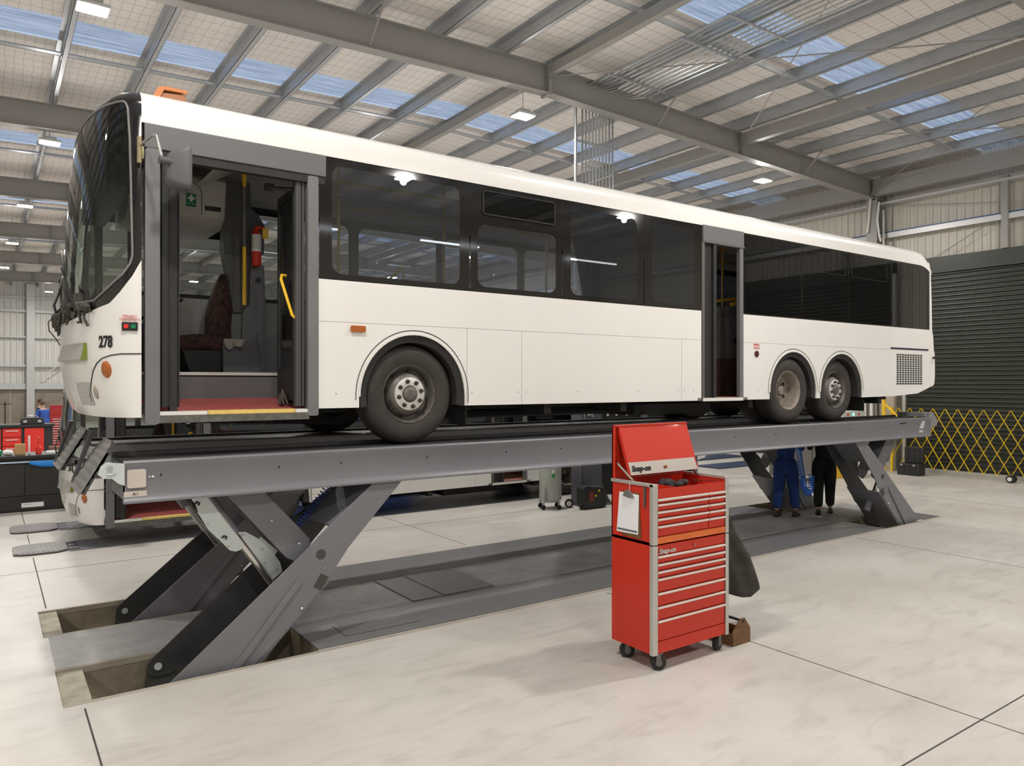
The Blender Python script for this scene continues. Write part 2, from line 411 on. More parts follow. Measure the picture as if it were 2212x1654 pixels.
props(b.build('slot_seam', joint_m, smooth=0), 'thin dark cut line in the near checker plate by the open pit', 'seam')
# scuffed inner slab between the pits, colour darkened for shadow and dirt
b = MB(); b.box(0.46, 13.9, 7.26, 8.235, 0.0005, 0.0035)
structure(b.build('trim_scuffed_shaded_slab', dirty_shaded_floor, smooth=0))

# corrugated sheet helper
def corrugated(name, axis, a0, a1, at, z0, z1, m, pitch=0.20, depth=0.035, face=1):
    prof = [(0, 0), (0.45, 0), (0.6, 1), (0.85, 1), (1.0, 0)]
    pts = []; n = int((a1-a0)/pitch)
    for i in range(n):
        for f, h in prof[:-1]: pts.append((a0+(i+f)*pitch, h*depth*face))
    pts.append((a1, 0))
    b = MB()
    def P(i, z): return (pts[i][0], at+pts[i][1], z) if axis == 'x' else (at+pts[i][1], pts[i][0], z)
    b.grid(lambda i, z: P(i, z), list(range(len(pts))), [z0, z1])
    return b.build(name, m, smooth=0)
structure(corrugated('wall_right', 'y', Y0, Y1, X1, 0.0, 8.5, clad_m, face=-1))
structure(corrugated('wall_back', 'x', X0, X1, Y1, 2.3, 8.6, far_clad, pitch=0.3, depth=0.06, face=-1))
b = MB(); b.box(X0, X1, Y1-0.12, Y1+0.1, 0, 2.3); structure(b.build('wall_back_slab', conc_wall, smooth=0))
b = MB()
for x in (-1.9, 1.05, 4.2, 7.2): b.box(x-0.012, x+0.012, Y1-0.125, Y1-0.115, 0, 2.3)
structure(b.build('trim_slab_joint', white_trim, smooth=0))
b = MB(); b.box(X0-0.2, X0, Y0, Y1, 0, 8.6); structure(b.build('wall_left', clad_m, smooth=0))
b = MB(); b.box(X0, X1, Y0-0.2, Y0, 0, 8.6); structure(b.build('wall_front', clad_m, smooth=0))

# roof blanket with gaps for the translucent strips
STRIPS = [(y0+3.15, y0+4.15) for y0 in BAY[1:]] + [(Y0+3.3, Y0+4.3)]
def build_ceiling():
    b = MB(); ys = [Y0]
    for s0, s1 in sorted(STRIPS): ys += [s0, s1]
    ys.append(Y1)
    for x0, x1 in ((X0, RIDGE), (RIDGE, X1)):
        for i in range(0, len(ys)-1, 2):
            b._f([b.bm.verts.new((x, y, cz(x))) for x, y in ((x0, ys[i]), (x1, ys[i]), (x1, ys[i+1]), (x0, ys[i+1]))])
    bmesh.ops.remove_doubles(b.bm, verts=b.bm.verts, dist=1e-4)
    structure(b.build('ceiling', ceil_m, smooth=0))
    for k, (s0, s1) in enumerate(sorted(STRIPS)):
        b = MB()
        for x0, x1 in ((X0, RIDGE), (RIDGE, X1)):
            b._f([b.bm.verts.new((x, y, cz(x)+0.03)) for x, y in ((x0, s0), (x1, s0), (x1, s1), (x0, s1))])
        structure(b.build('window_%d' % (k+1), sky_m, smooth=0))
build_ceiling()
# portal rafters (I-section)
def ibeam(b, pts, axis_w, dep, w, tf=0.016, tw=0.012):
    for (x0, y0, z0), (x1, y1, z1) in zip(pts[:-1], pts[1:]):
        for (dz0, dz1, hw) in ((0, -tf, w/2), (-tf, -dep+tf, tw/2), (-dep+tf, -dep, w/2)):
            if axis_w == 'y': q = [(0, -hw), (0, hw)]; V = lambda x, y, z: [(x, y+s, z+d) for s in (-hw, hw) for d in (dz0, dz1)]
            else: V = lambda x, y, z: [(x+s, y, z+d) for s in (-hw, hw) for d in (dz0, dz1)]
            A = [b.bm.verts.new(p) for p in V(x0, y0, z0)]; B = [b.bm.verts.new(p) for p in V(x1, y1, z1)]
            for i, j in ((0, 1), (1, 3), (3, 2), (2, 0)): b._f([A[i], A[j], B[j], B[i]])
            b._f(A[:2]+A[2:][::-1]); b._f(B[:2]+B[2:][::-1])
for Y in BAY:
    b = MB(); ibeam(b, [(X0, Y, rz(X0)), (RIDGE, Y, rz(RIDGE)), (20.35, Y, rz(20.35))], 'y', 0.53, 0.22)
    for x in (RIDGE, 1.9, 14.36): b.box(x-0.012, x+0.012, Y-0.11, Y+0.11, rz(x)-0.53, rz(x)-0.01)
    b.box(RIDGE-0.03, RIDGE+0.03, Y-0.13, Y+0.13, 7.83, 8.41)
    structure(b.build('rafter', steel_paint, smooth=0))
    b = MB()      # column on the right wall
    b.box(20.15, 20.17, Y-0.15, Y+0.15, 0, 7.55); b.box(20.52, 20.54, Y-0.15, Y+0.15, 0, 7.9); b.box(20.17, 20.52, Y-0.01, Y+0.01, 0, 7.9)
    b.prism([(20.15, 7.5), (20.54, 7.5), (20.54, 8.05), (20.15, 8.05)], 'y', Y-0.11, Y+0.11)
    structure(b.build('column', steel_paint, smooth=0))
# purlins, C-shaped, laid over the rafters
PX_ = [1.07+1.31*k for k in range(-10, 15)]
for x in PX_:
    z = rz(x); b = MB()
    b.box(x-0.004, x+0.004, Y0, Y1, z, z+0.24); b.box(x-0.004, x+0.08, Y0, Y1, z, z+0.005); b.box(x+0.075, x+0.08, Y0, Y1, z, z+0.022)
    b.box(x-0.08, x+0.004, Y0, Y1, z+0.235, z+0.24)
    b.box(x-0.008, x+0.004, Y0, Y1, z+0.10, z+0.125)
    structure(b.build('purlin', steel_gal, smooth=0))
# bridging channel along each skylight strip
for s0, s1 in sorted(STRIPS):
    b = MB()
    for xa, xb in zip(PX_[:-1], PX_[1:]):
        za, zb = rz(xa)+0.02, rz(xb)+0.02
        y = s1+0.14
        b.obox(((xa+xb)/2, y, (za+zb)/2+0.05), ((xb-xa)/2-0.02, 0, (zb-za)/2), (0, 0.07, 0), (0, 0, 0.004))
        b.obox(((xa+xb)/2, y+0.07, (za+zb)/2+0.08), ((xb-xa)/2-0.02, 0, (zb-za)/2), (0, 0.004, 0), (0, 0, 0.04))
        b.box(xb-0.02, xb+0.09, y-0.09, y+0.09, zb-0.015, zb+0.13)
    structure(b.build('bridging', steel_gal, smooth=0))
# struts between frames
def strut(x, y0, y1, w, h, m=steel_paint):
    b = MB(); z = rz(x)-0.03; b.box(x-w/2, x+w/2, y0, y1, z-h, z); structure(b.build('strut', m, smooth=0))
for x, w, h in ((RIDGE, 0.12, 0.18), (14.36, 0.16, 0.26), (20.1, 0.2, 0.45)):
    for ya, yb in zip(BAY[:-1], BAY[1:]):
        strut(x, ya+0.12, yb-0.12, w, h)
# crossed rod bracing in the roof (front right bay) and on the right wall
def rod(p, q, r=0.012, name='brace_rod'):
    b = MB(); b.cyl(p, q, r, 6); structure(b.build(name, steel_paint))
rod((14.36, 11.0, 8.05), (8.7, 4.5, 8.15)); rod((8.7, 11.0, 8.2), (14.36, 4.5, 8.05)); rod((14.4, 11.0, 8.02), (20.2, 4.5, 7.9)); rod((20.2, 11.0, 7.8), (14.4, 4.5, 8.0))
rod((20.45, 10.9, 7.35), (20.45, 4.4, 6.3)); rod((20.45, 7.9, 6.6), (20.45, 10.9, 5.0))
# fly braces dropping from purlins to the rafter
for x in (4.99, 11.55, 16.8):
    b = MB(); b.cyl((x, 10.45, rz(x)+0.02), (x, 11.02, rz(x)-0.48), 0.022, 6); structure(b.build('fly_brace', steel_paint))
# girts on the right wall
for z, m in ((6.55, alu),):
    b = MB(); b.box(20.42, 20.62, Y0, Y1, z, z+0.02); b.box(20.40, 20.42, Y0, Y1, z-0.12, z+0.02)
    structure(b.build('girt', mat('pale_girt', (0.55, 0.55, 0.55), 0.4, metal=0.3), smooth=0))
b = MB(); b.box(20.43, 20.6, Y0, Y1, 6.575, 6.61); structure(b.build('cable_tray', mat('blue_cable_tray', (0.01, 0.06, 0.2), 0.4), smooth=0))
b = MB(); b.box(20.3, 20.62, Y0, Y1, 7.36, 7.42); structure(b.build('girt', mat('pale_girt', (0.5, 0.5, 0.5), 0.4), smooth=0))
for y in (7.87, 1.2, 14.6, 21.6):
    b = MB(); b.box(20.36, 20.56, y-0.07, y+0.07, 5.72, 7.5); structure(b.build('mullion', steel_paint, smooth=0))
# far end wall girts and columns
for z, h in ((2.2, 0.35), (3.42, 0.12), (5.15, 0.12), (6.7, 0.14), (7.5, 0.1)):
    b = MB(); b.box(X0, X1, Y1-0.32, Y1-0.06, z-h/2, z+h/2); structure(b.build('girt', mat('white_girt', (0.62, 0.64, 0.64), 0.4), smooth=0))
for x in (-4.7, 2.05, 8.64, 14.7):
    b = MB(); b.box(x-0.2, x+0.2, Y1-0.6, Y1-0.32, 0, 8.3); structure(b.build('end_column', mat('white_column', (0.6, 0.61, 0.6), 0.4), smooth=0))
b = MB(); b.cyl((2.1, Y1-0.45, 2.4), (7.5, Y1-0.45, 6.6), 0.03, 6); structure(b.build('brace_rod', white_trim))

# roller shutters in the right wall
def roller(n, y0, y1, ztop):
    b = MB(); pts = []; z = 0.12
    while z < ztop-0.3:
        for f, h in ((0, 0), (0.045, 0.0), (0.06, 0.022), (0.08, 0.034), (0.10, 0.03)): pts.append((z+f, h))
        z += 0.115
    xb = 20.5
    b.grid(lambda i, y: (xb-pts[i][1], y, pts[i][0]), list(range(len(pts))), [y0, y1])
    b.box(xb-0.08, xb+0.05, y0-0.05, y1+0.05, ztop-0.42, ztop)      # head box
    b.mi = 1; b.box(xb-0.06, xb+0.02, y0, y1, 0.0, 0.13); b.box(xb-0.1, xb+0.05, y1, y1+0.08, 0, ztop-0.3); b.box(xb-0.1, xb+0.05, y0-0.08, y0, 0, ztop-0.3)
    o = b.build('door_%d' % n, [door_dark, alu], smooth=0); return structure(o)
roller(1, 4.0, 10.3, 5.72); roller(2, -4.0, 2.6, 5.72); roller(3, 12.0, 17.2, 5.2)

# ---------------------------------------------------------------- lamps
lens_m = mat('lit_lamp_lens', (1, 1, 1), 0.5, emit=(1.0, 0.97, 0.93), estr=30.0)
lens_b = MATS['lit_lamp_lens']
lamp_body = mat('lamp_housing', (0.6, 0.6, 0.6), 0.4)
def hibay(x, y, z, lab, power=1.0, grp='high bay lamps under the rafters'):
    t = thing('high_bay_lamp', lab, 'lamp', (x, y, z), grp)
    b = MB(); b.box(x-0.2, x+0.2, y-0.16, y+0.16, z, z+0.05); b.box(x-0.12, x+0.12, y-0.1, y+0.1, z+0.05, z+0.12); b.build('housing', lamp_body, t, bevel=0.01)
    b = MB(); b.box(x-0.18, x+0.18, y-0.14, y+0.14, z-0.012, z); b.build('lens', lens_m, t, smooth=0)
    b = MB(); b.cyl((x, y, z+0.1), (x, y, cz(x)), 0.006, 6); b.build('hanger', steel_gal, t)
    ld = D.lights.new('lamp_light', 'AREA'); ld.shape = 'RECTANGLE'; ld.size = 0.36; ld.size_y = 0.28; ld.energy = LAMP_W*power; ld.color = (1.0, 0.955, 0.9)
    lo = D.objects.new('lamp_light', ld); COL.objects.link(lo); lo.parent = t; lo.location = (0, 0, -0.03)
    pd = D.lights.new('ceiling_fill_light', 'POINT'); pd.shadow_soft_size = 0.08; pd.energy = LAMP_W*0.28*power; pd.color = (1.0, 0.965, 0.92)  # point light added below the lens to brighten the ceiling
    po = D.objects.new('ceiling_fill_light', pd); COL.objects.link(po); po.parent = t; po.location = (0, 0, -0.095)
    return t
hibay(1.15, 11.45, 7.45, 'large bright lamp in the top left corner of the photo, nearest on the left')
hibay(1.05, 18.35, 7.45, 'second bright lamp in the left column, hanging beyond the second rafter')
hibay(0.85, 25.3, 7.45, 'third lamp down the left column of lamps')
hibay(0.70, 32.3, 7.45, 'fourth lamp down the left column of lamps')
hibay(0.55, 39.3, 7.45, 'fifth small lamp down the left column at the photo edge')
hibay(2.73, 48.3, 7.45, 'smallest far lamp just above the pale end wall')
hibay(8.35, 11.45, 7.50, 'bright lamp hanging at the rafter joint above the bus windows')
hibay(15.8, 11.5, 7.45, 'bright lamp hanging right of the conduit drop, above the rear of the bus')
for x in (8.35, 15.8):
    for y in (18.35, 25.3, 32.3, 39.3): hibay(x, y, 7.45, 'high bay lamp deep in the hall hidden behind the bus', 0.8, 'lamps hidden behind the bus')
for x, y, pw in ((1.1, 4.0, 1.0), (8.35, 3.6, 1.0), (15.8, 4.2, 1.0), (1.1, -3.2, 1.0), (8.35, -3.2, 1.0), (15.8, -3.2, 1.0), (-6.2, 4.0, 1.0), (-6.2, 11.5, 0.8), (-6.2, -3.2, 0.8)):
    hibay(x, y, 7.45, 'high bay lamp over the camera side of the hall, seen in window reflections', pw, 'lamps on the camera side')
# linear tubes on the camera side wall, mirrored in the bus windows
tube_m = mat('lit_tube', (1, 1, 1), 0.5, emit=(0.9, 0.95, 1.0), estr=9.0)
for x0, x1 in ((7.2, 8.5), (11.3, 13.5), (17.3, 19.8), (2.0, 3.5)):
    for yy, zz in ((-7.8, 7.0),):
        b = MB(); b.box(x0, x1, yy-0.04, yy+0.04, zz-0.05, zz)
        props(b.build('tube_lamp', tube_m, smooth=0), 'long linear tube lamp behind the camera seen only as a reflection', 'lamp', 'tube lamps behind the camera')

# ---------------------------------------------------------------- the bus
YB, YF, YC = 6.62, 9.12, 7.87
def S(x, y): return PY(x, y, YB)
AZ = [(2.10, .30), (2.16, .37), (2.3, .42), (2.58, .47), (3.1, .455), (3.47, .44), (3.94, .41), (4.4, .375), (4.6, .345), (4.70, .325), (4.76, .28), (4.80, .215), (4.83, .11), (4.845, 0.0)]
def A_(z):
    if z <= AZ[0][0]: return AZ[0][1]
    for (z0, a0), (z1, a1) in zip(AZ[:-1], AZ[1:]):
        if z <= z1:
            f = (z-z0)/(z1-z0); return a0+(a1-a0)*f
    return 0.0
def SF(t, z, off=0.0):
    n = 2.3; c, s = math.cos(t), max(0.0, math.sin(t))
    hw = 1.25-interp([(4.60, 0), (4.70, .012), (4.745, .045), (4.785, .11), (4.82, .3), (4.845, .75)], z)
    y = YC-(hw+off)*math.copysign(abs(c)**(2/n), c); x = 1.01-(A_(z)+off)*s**(2/n)
    return (x, y, z)
def FT(px, py):            # where on the nose surface a place of the photo lies (near half)
    best = None
    for i in range(0, 160):
        t = i/160*1.7; z = 3.5
        for _ in range(3):
            p = SF(t, z); d = p[0]*CXN+p[1]*SXN; z = HC+(828-py)/FPX*d
        q = proj(SF(t, z)); e = abs(q[0]-px)
        if best is None or e < best[0]: best = (e, t, z)
    return best[1], best[2]
def interp(tab, t):
    if t <= tab[0][0]: return tab[0][1]
    for (a, b), (c, d) in zip(tab[:-1], tab[1:]):
        if t <= c: return b+(d-b)*(t-a)/(c-a)
    return tab[-1][1]
ZB = sorted([(0.0, S(312, 563)[1])]+[FT(*p) for p in ((289, 594), (260, 630), (237, 656), (206, 668), (182, 681))])
ZB = [p for i, p in enumerate(ZB) if i == 0 or p[0] > ZB[i-1][0]+0.01]
ZBM = min(z for t, z in ZB)-0.03
def zb(t):
    t = min(t, PI-t)
    if t > ZB[-1][0]:
        f = min(1, (t-ZB[-1][0])/0.4); return ZB[-1][1]+(ZBM-ZB[-1][1])*f
    return interp(ZB, t)
GL = [FT(*p) for p in ((240, 213), (256, 215), (268, 222), (275, 236), (278, 300), (281, 400), (283, 500), (284, 549), (280, 566), (264, 590), (226, 626), (203, 648))]
GL = [(t, z) for t, z in GL]
def mirror(pl): return pl+[(PI-t, z) for t, z in reversed(pl)]
def bus(loc_unused=None):
    R = thing('bus', 'white three-axle city bus raised on the scissor lift, front and rear doors open', 'bus', (7.5, YC, 1.79))
    # ---- nose
    b = MB(); nt = 56
    ts = [PI*(i/nt) for i in range(nt+1)]
    b.grid(lambda t, f: SF(t, 2.12+(zb(t)-2.12)*f), ts, [i/18 for i in range(19)])
    b.grid(lambda t, f: (SF(t, 2.12)[0]+f*0.12, YC+(SF(t, 2.12)[1]-YC)*(1-f*0.05), 2.12-0.0), ts, [0, 1])
    nose = b.build('front_panel', white_paint, R, smooth=60)
    cen = (PI/2, 3.95)
    glo = mirror(GL)
    glo = [(min(max(t, 0.05), PI-0.05), min(z, 4.66)) for t, z in glo]
    blo = [(0.0, 4.80-(4.80-zb(0))*i/14) for i in range(15)]+[(PI*i/40, zb(PI*i/40)) for i in range(1, 40)]+[(PI, zb(0)+(4.80-zb(0))*i/14) for i in range(15)]+[(PI-PI*i/40, 4.80) for i in range(1, 40)]
    def radial(poly, a):
        dx, dz = math.cos(a), math.sin(a); best = 0
        for (x0, z0), (x1, z1) in zip(poly, poly[1:]+poly[:1]):
            ex, ez = x1-x0, z1-z0; det = dx*(-ez)+dz*ex
            if abs(det) < 1e-9: continue
            rx, rz_ = x0-cen[0], z0-cen[1]
            r = (rx*(-ez)+rz_*ex)/det; q = (dx*rz_-dz*rx)/det
            if -1e-6 <= q <= 1+1e-6 and r > best: best = r
        return best
    K = 240; angs = [2*PI*k/K for k in range(K)]
    rg = [radial(glo, a) for a in angs]; rb = [radial(blo, a) for a in angs]
    def pt(k, r, off=0.0):
        a = angs[k % K]; t = cen[0]+math.cos(a)*r; z = cen[1]+math.sin(a)*r
        return SF(min(max(t, 0), PI), z, off)
    b = MB()
    b.loft([[pt(k, rg[k]*(1-f)+rb[k]*f) for f in (0, .12, .25, .5, .75, 1)] for k in list(range(K))+[0]])
    b.loft([[SF(t, z) for z in (4.80, 4.81, 4.82, 4.83, 4.838, 4.845)] for t in ts])
    b.build('front_surround', black_gloss, R, smooth=60)
    b = MB()
    b.loft([[pt(k, rg[k]*f, 0.004) for f in (0.02, .15, .3, .45, .6, .75, .9, 1.005)] for k in list(range(K))+[0]])
    b.build('windscreen', glass_scr, R, smooth=80)
    b = MB(); b.tube([pt(k, rg[k]*1.012, 0.006) for k in list(range(K))+[0]], 0.009, 6)
    b.build('windscreen_seal', mat('grey_seal', (0.2, 0.19, 0.185), 0.4), R)
    # destination box behind the top of the glass, dashboard
    b = MB(); b.box(0.80, 1.0, 6.95, 8.9, 4.05, 4.52); b.build('destination_box', black_matt, R)
    b = MB(); b.prism([(0.72, 3.0), (1.0, 3.12), (1.12, 3.1), (1.12, 2.55), (0.72, 2.55)], 'y', 7.55, 9.0); b.build('dashboard', grey_lam, R, bevel=0.02)
    # bumper seam, marker lamp, fog lamp, number plate hatch
    def seam(pts, r=0.005, m=black_matt, name='panel_seam', off=0.001):
        b = MB(); b.tube([SF(*p, off) for p in pts], r, 5); b.build(name, m, nose)
    sp = [FT(*p) for p in ((311, 765), (285, 765), (262, 765), (240, 768), (222, 774), (210, 785), (201, 802), (197, 825), (196, 850), (200, 872))]
    sp[0] = (0.0, S(312, 765)[1])
    fine = []
    for (t0, z0), (t1, z1) in zip(sp[:-1], sp[1:]): fine += [(t0+(t1-t0)*i/6, z0+(z1-z0)*i/6) for i in range(6)]
    seam(fine)
    def ell(name, px, py, rx, rz_, m, off=0.004):
        t, z = FT(px, py); b = MB(); rings = []
        for f, o in ((0, off+0.012), (0.5, off+0.010), (0.85, off+0.005), (1.0, -0.002)):
            rings.append([SF(max(0.01, t+rx*f*math.cos(a)), z+rz_*f*math.sin(a), o) for a in [2*PI*k/20 for k in range(21)]])
        b.loft(rings); return b.build(name, m, nose, smooth=60)
    ell('marker_lamp', 229, 799, 0.085, 0.072, amber); ell('fog_lamp_recess', 208, 848, 0.04, 0.06, mat('shaded_recess', (0.35, 0.31, 0.25), 0.3))
    t, z = FT(178, 850); b = MB()
    b.grid(lambda u, v: SF(t+u, z+v, 0.004), [-0.22, -0.1, 0.02, 0.1], [-0.10, -0.05, 0, 0.05, 0.09]); b.build('number_plate', mat('number_plate_face', (0.5, 0.49, 0.46), 0.5, var=0.4, vscale=60), nose)
    b = MB()
    tf, zf = FT(184, 760); b.loft([[SF(t_, zf+0.07, 0.01) for t_ in (tf, tf+0.2, tf+0.4, tf+0.6)], [SF(t_, zf-0.07, 0.05) for t_ in (tf, tf+0.2, tf+0.4, tf+0.6)], [SF(t_, zf-0.075, 0.01) for t_ in (tf, tf+0.2, tf+0.4, tf+0.6)]]); b.build('service_flap', mat('pale_flap', (0.42, 0.41, 0.39), 0.35), R, bevel=0.01)
    b = MB(); b.loft([[SF(tf-0.005, zf+0.07, 0.02), SF(tf-0.005, zf-0.07, 0.05)], [SF(tf-0.03, zf+0.07, 0.0), SF(tf-0.05, zf-0.07, 0.0)]]); b.build('flap_gusset', mat('lime_edge', (0.14, 0.18, 0.01), 0.5), R)
    # wipers and the loom hanging under the windscreen
    for tt, ti in ((1.0, 0.45), (1.9, 0.35), (2.35, -0.3)):
        b = MB(); b.tube([SF(tt, 3.0, 0.03), SF(tt+0.1*ti, 3.15, 0.07), SF(tt+ti, 3.42, 0.045)], [0.012, 0.012, 0.008], 6); w = b.build('wiper_arm', black_matt, R)
        b = MB(); b.bar(SF(tt+ti-0.12, 3.30, 0.03), SF(tt+ti+0.22, 3.62, 0.03), 0.012, 0.03); b.build('wiper_blade', black_matt, w)
    b = MB()
    for k in range(9):
        t0 = 0.75+0.2*k; pts = [SF(t0+0.06*math.sin(k*3+i), 3.0-0.03*i+0.05*math.sin(i*1.7+k), 0.02+0.02*abs(math.sin(i+k))) for i in range(-1, 4)]
        b.tube(pts, 0.012, 5)
    for k in range(5):
        t0 = 0.8+0.4*k; b.sphere(SF(t0, 3.02+0.03*math.sin(k*2), 0.03), 0.045, 8, (1, 1.2, .9))
    b.build('wiper_linkage', mat('oily_linkage', (0.05, 0.045, 0.035), 0.6, var=0.5, vscale=20), R)
    b = MB(); p0 = SF(2.45, 3.02, 0.05); b.tube([p0, (p0[0]-0.07, p0[1]+0.02, 3.16), (p0[0]-0.11, p0[1]+0.03, 3.08), (p0[0]-0.10, p0[1]+0.02, 2.99), (p0[0]-0.04, p0[1], 2.92)], [0.02, 0.02, 0.035, 0.04, 0.025], 8)
    b.tube([(p0[0]-0.1, p0[1], 3.1), (p0[0]-0.17, p0[1], 3.02), (p0[0]-0.16, p0[1], 2.93), (p0[0]-0.10, p0[1], 2.85), (p0[0]-0.05, p0[1], 2.76)], 0.006, 5)
    b.build('hanging_wiring', mat('brown_wiring', (0.07, 0.045, 0.025), 0.6, var=0.4), R)
    # ---- roof
    b = MB(); sec = [(YB, 4.51), (YB, 4.64), (YB+.012, 4.70), (YB+.045, 4.745), (YB+.11, 4.785), (YB+.3, 4.82), (YB+.7, 4.842), (YC, 4.85)]
    sec = sec+[(2*YC-y, z) for y, z in reversed(sec[:-1])]
    X_ = [1.01, 3, 6, 9, 12, 13.6]+[13.6+0.45*math.sin(a*PI/20) for a in range(1, 11)]
    def zs(x, z):
        f = max(0, (x-13.6)/0.45); return 4.2+(z-4.2)*math.sqrt(max(0, 1-f*f*0.72)) if f > 0 else z
    b.loft([[(x, y, zs(x, z)) for y, z in sec] for x in X_])
    b.build('roof', white_paint, R, smooth=50)
    b = MB(); b.loft([[(x, y, z-0.03) for y, z in sec[3:-3]] for x in (1.05, 13.9)])
    b.loft([[(x, yy, zz) for yy, zz in ((YB+.04, 4.51), (YB+.2, 4.55), (YB+.5, 4.72), (YC, 4.74), (YF-.5, 4.72), (YF-.2, 4.55), (YF-.04, 4.51))] for x in (1.05, 13.9)])
    b.build('ceiling_lining', pale_lam, R, smooth=0)
    # ---- rear end
    b = MB(); rp = [(13.985, 4.60), (14.04, 4.40), (14.07, 3.9), (14.09, 3.36), (14.13, 3.25), (14.15, 3.02), (14.18, 2.95), (14.19, 2.5), (14.17, 2.38), (14.10, 2.335), (13.985, 2.32)]
    b.prism(rp, 'y', YB, YF); b.build('rear_panel', white_paint, R, smooth=25, bevel=0.015)
    b = MB(); b.cyl((14.1, YB-0.005, 2.86), (14.1, YB-0.05, 2.86), 0.022, 10); b.build('rear_bolt', black_matt, R)
    # ---- side panels (near side); arches cut as part of the outline
    ZS, ZM, ZK = 3.365, 2.975, 2.165
    TH = 0.03
    def side(name, poly, y0=YB, y1=YB+TH, m=white_paint): 
        b = MB(); b.prism(poly, 'y', y0, y1); return b.build(name, m, R, smooth=30)
    ARCH = [(3.485, 2.27, 0.595, 0.62), (9.84, 2.27, 0.585, 0.605), (11.13, 2.27, 0.60, 0.605)]
    def low(x0, x1, arches, zl=ZK, tail=None):
        p = [(x0, ZM-0.003), (x0, zl)]
        for (ax, az, rx, rz_) in arches:
            p += [(ax-rx, zl)]+[(ax+rx*math.cos(PI-PI*i/28), az+rz_*math.sin(PI-PI*i/28)) for i in range(29)]+[(ax+rx, zl)]
        p += tail if tail else [(x1, zl)]
        p += [(x1, ZM-0.003)]
        return p
    for yy0, yy1 in ((YB, YB+TH), (YF-TH, YF)):
        near = yy0 == YB
        if near:
            side('side_panel', low(2.49, 4.097, [ARCH[0]]), yy0, yy1)
            side('side_panel', low(4.103, 4.807, []), yy0, yy1); side('side_panel', low(4.813, 7.387, []), yy0, yy1); side('side_panel', low(7.393, 7.775, []), yy0, yy1)
            side('waist_panel', [(2.49, ZS), (7.775, ZS), (7.775, ZM), (2.49, ZM)], yy0, yy1)
            side('waist_panel', [(8.66, ZS), (13.98, ZS), (13.98, ZM), (8.66, ZM)], yy0, yy1)
        else:
            side('far_side_panel', [(1.01, ZS), (1.01, ZK)]+low(1.02, 7.7, [ARCH[0]])[1:-1]+low(7.7, 13.9, ARCH[1:])[1:-1]+[(13.98, ZK+.15), (13.98, ZS)], yy0, yy1)
    rearp = side('side_panel', low(8.66, 13.98, ARCH[1:], tail=[(12.75, ZK+0.01), (13.55, 2.215), (13.98, 2.32)]))
    b = MB(); b.box(12.80, 13.74, YB-0.002, YB+0.001, 2.36, 2.93)
    nx, nz = 10, 14
    b.build('vent_grille_frame', white_trim, rearp, smooth=0)
    b = MB()
    for i in range(nx):
        for j in range(nz):
            x = 12.82+(0.9/nx)*i; z = 2.375+(0.54/nz)*j
            b.box(x, x+0.9/nx*0.72, YB-0.004, YB-0.0015, z, z+0.54/nz*0.68)
    b.build('vent_grille', black_matt, rearp, smooth=0)
    b = MB(); b.box(12.62, 13.93, YB-0.004, YB, 2.985, 3.012); b.build('dark_stripe', mat('navy_stripe', (0.01, 0.012, 0.04), 0.4), rearp)
    for (ax, az, rx, rz_) in ARCH:      # rubber arch trims, inner and outer rings with the liner
        b = MB(); inner = arc(ax, az, rx-0.012, 0.0, PI, 30, rz_-0.012); outer = arc(ax, az, rx+0.004, 0, PI, 30, rz_+0.004)
        b.loft([[(x, YB-0.006, z), (X, YB-0.006, Z), (X, YB+0.01, Z), (x, YB+0.05, z)] for (x, z), (X, Z) in zip(inner, outer)]); b.build('arch_lip', white_trim, R, smooth=40)
        b = MB(); o2 = arc(ax, az, rx+0.03, -0.12 if ax < 9 else 0.0, PI+0.05, 34, rz_+0.03); o3 = arc(ax, az, rx+0.038, -0.12 if ax < 9 else 0.0, PI+0.05, 34, rz_+0.038)
        b.loft([[(x, YB-0.003, z), (X, YB-0.003, Z)] for (x, z), (X, Z) in zip(o2, o3)]); b.build('arch_trim', black_matt, R)
        b = MB(); i1 = arc(ax, az, rx-0.012, -0.18, PI+0.18, 30, rz_-0.012); i2 = arc(ax, az, rx-0.085, -0.18, PI+0.18, 30, rz_-0.085)
        b.loft([[(x, YB+0.012, z), (X, YB+0.03, Z), (X, YB+0.62, Z)] for (x, z), (X, Z) in zip(i1, i2)]); b.build('wheel_arch_liner', dark_rub, R)
        b = MB(); b.box(ax-rx+0.05, ax+rx-0.05, YB+0.60, YB+0.62, 2.2, 2.87); b.build('arch_back', black_matt, R)
    # small fittings on the side
    b = MB(); b.prism(rrect(2.80, 2.95, 2.885, 2.945, 0.015), 'y', YB-0.025, YB); b.build('side_marker_lamp', amber, R, bevel=0.006)
    for x in (2.66, 4.07, 4.16, 4.76, 4.87, 5.62, 6.6, 7.32, 7.44, 7.62, 9.0, 12.0, 12.3, 13.0):
        b = MB(); b.cyl((x, YB-0.003, 2.30), (x, YB, 2.30), 0.008, 8); b.build('panel_screw', steel_gal, R)
    b = MB(); b.cyl((8.95, YB-0.012, 2.815), (8.95, YB, 2.815), 0.045, 16); b.build('rear_door_button', mat('dark_red_button', (0.07, 0.015, 0.015), 0.4), R)
    text('button_lettering', 'EMERG\nDOOR', 0.045, (8.95, YB-0.002, 2.92), red_ink, R)
    # ---- window band
    b = MB(); b.box(2.49, 7.775, YB+0.010, YB+0.02, ZS, 3.40); b.box(8.66, 13.98, YB+0.010, YB+0.02, ZS, 3.40); b.box(2.49, 7.775, YB+0.01, YB+0.02, 4.50, 4.53); b.box(8.66, 13.98, YB+0.01, YB+0.02, 4.50, 4.53)
    b.box(13.90, 13.985, YB+0.004, YB+0.03, ZS, 4.53)
    b.build('window_rail', black_matt, R)
    frit = mat('black_glass_border', (0.016, 0.014, 0.013), 0.06, spec=0.5)
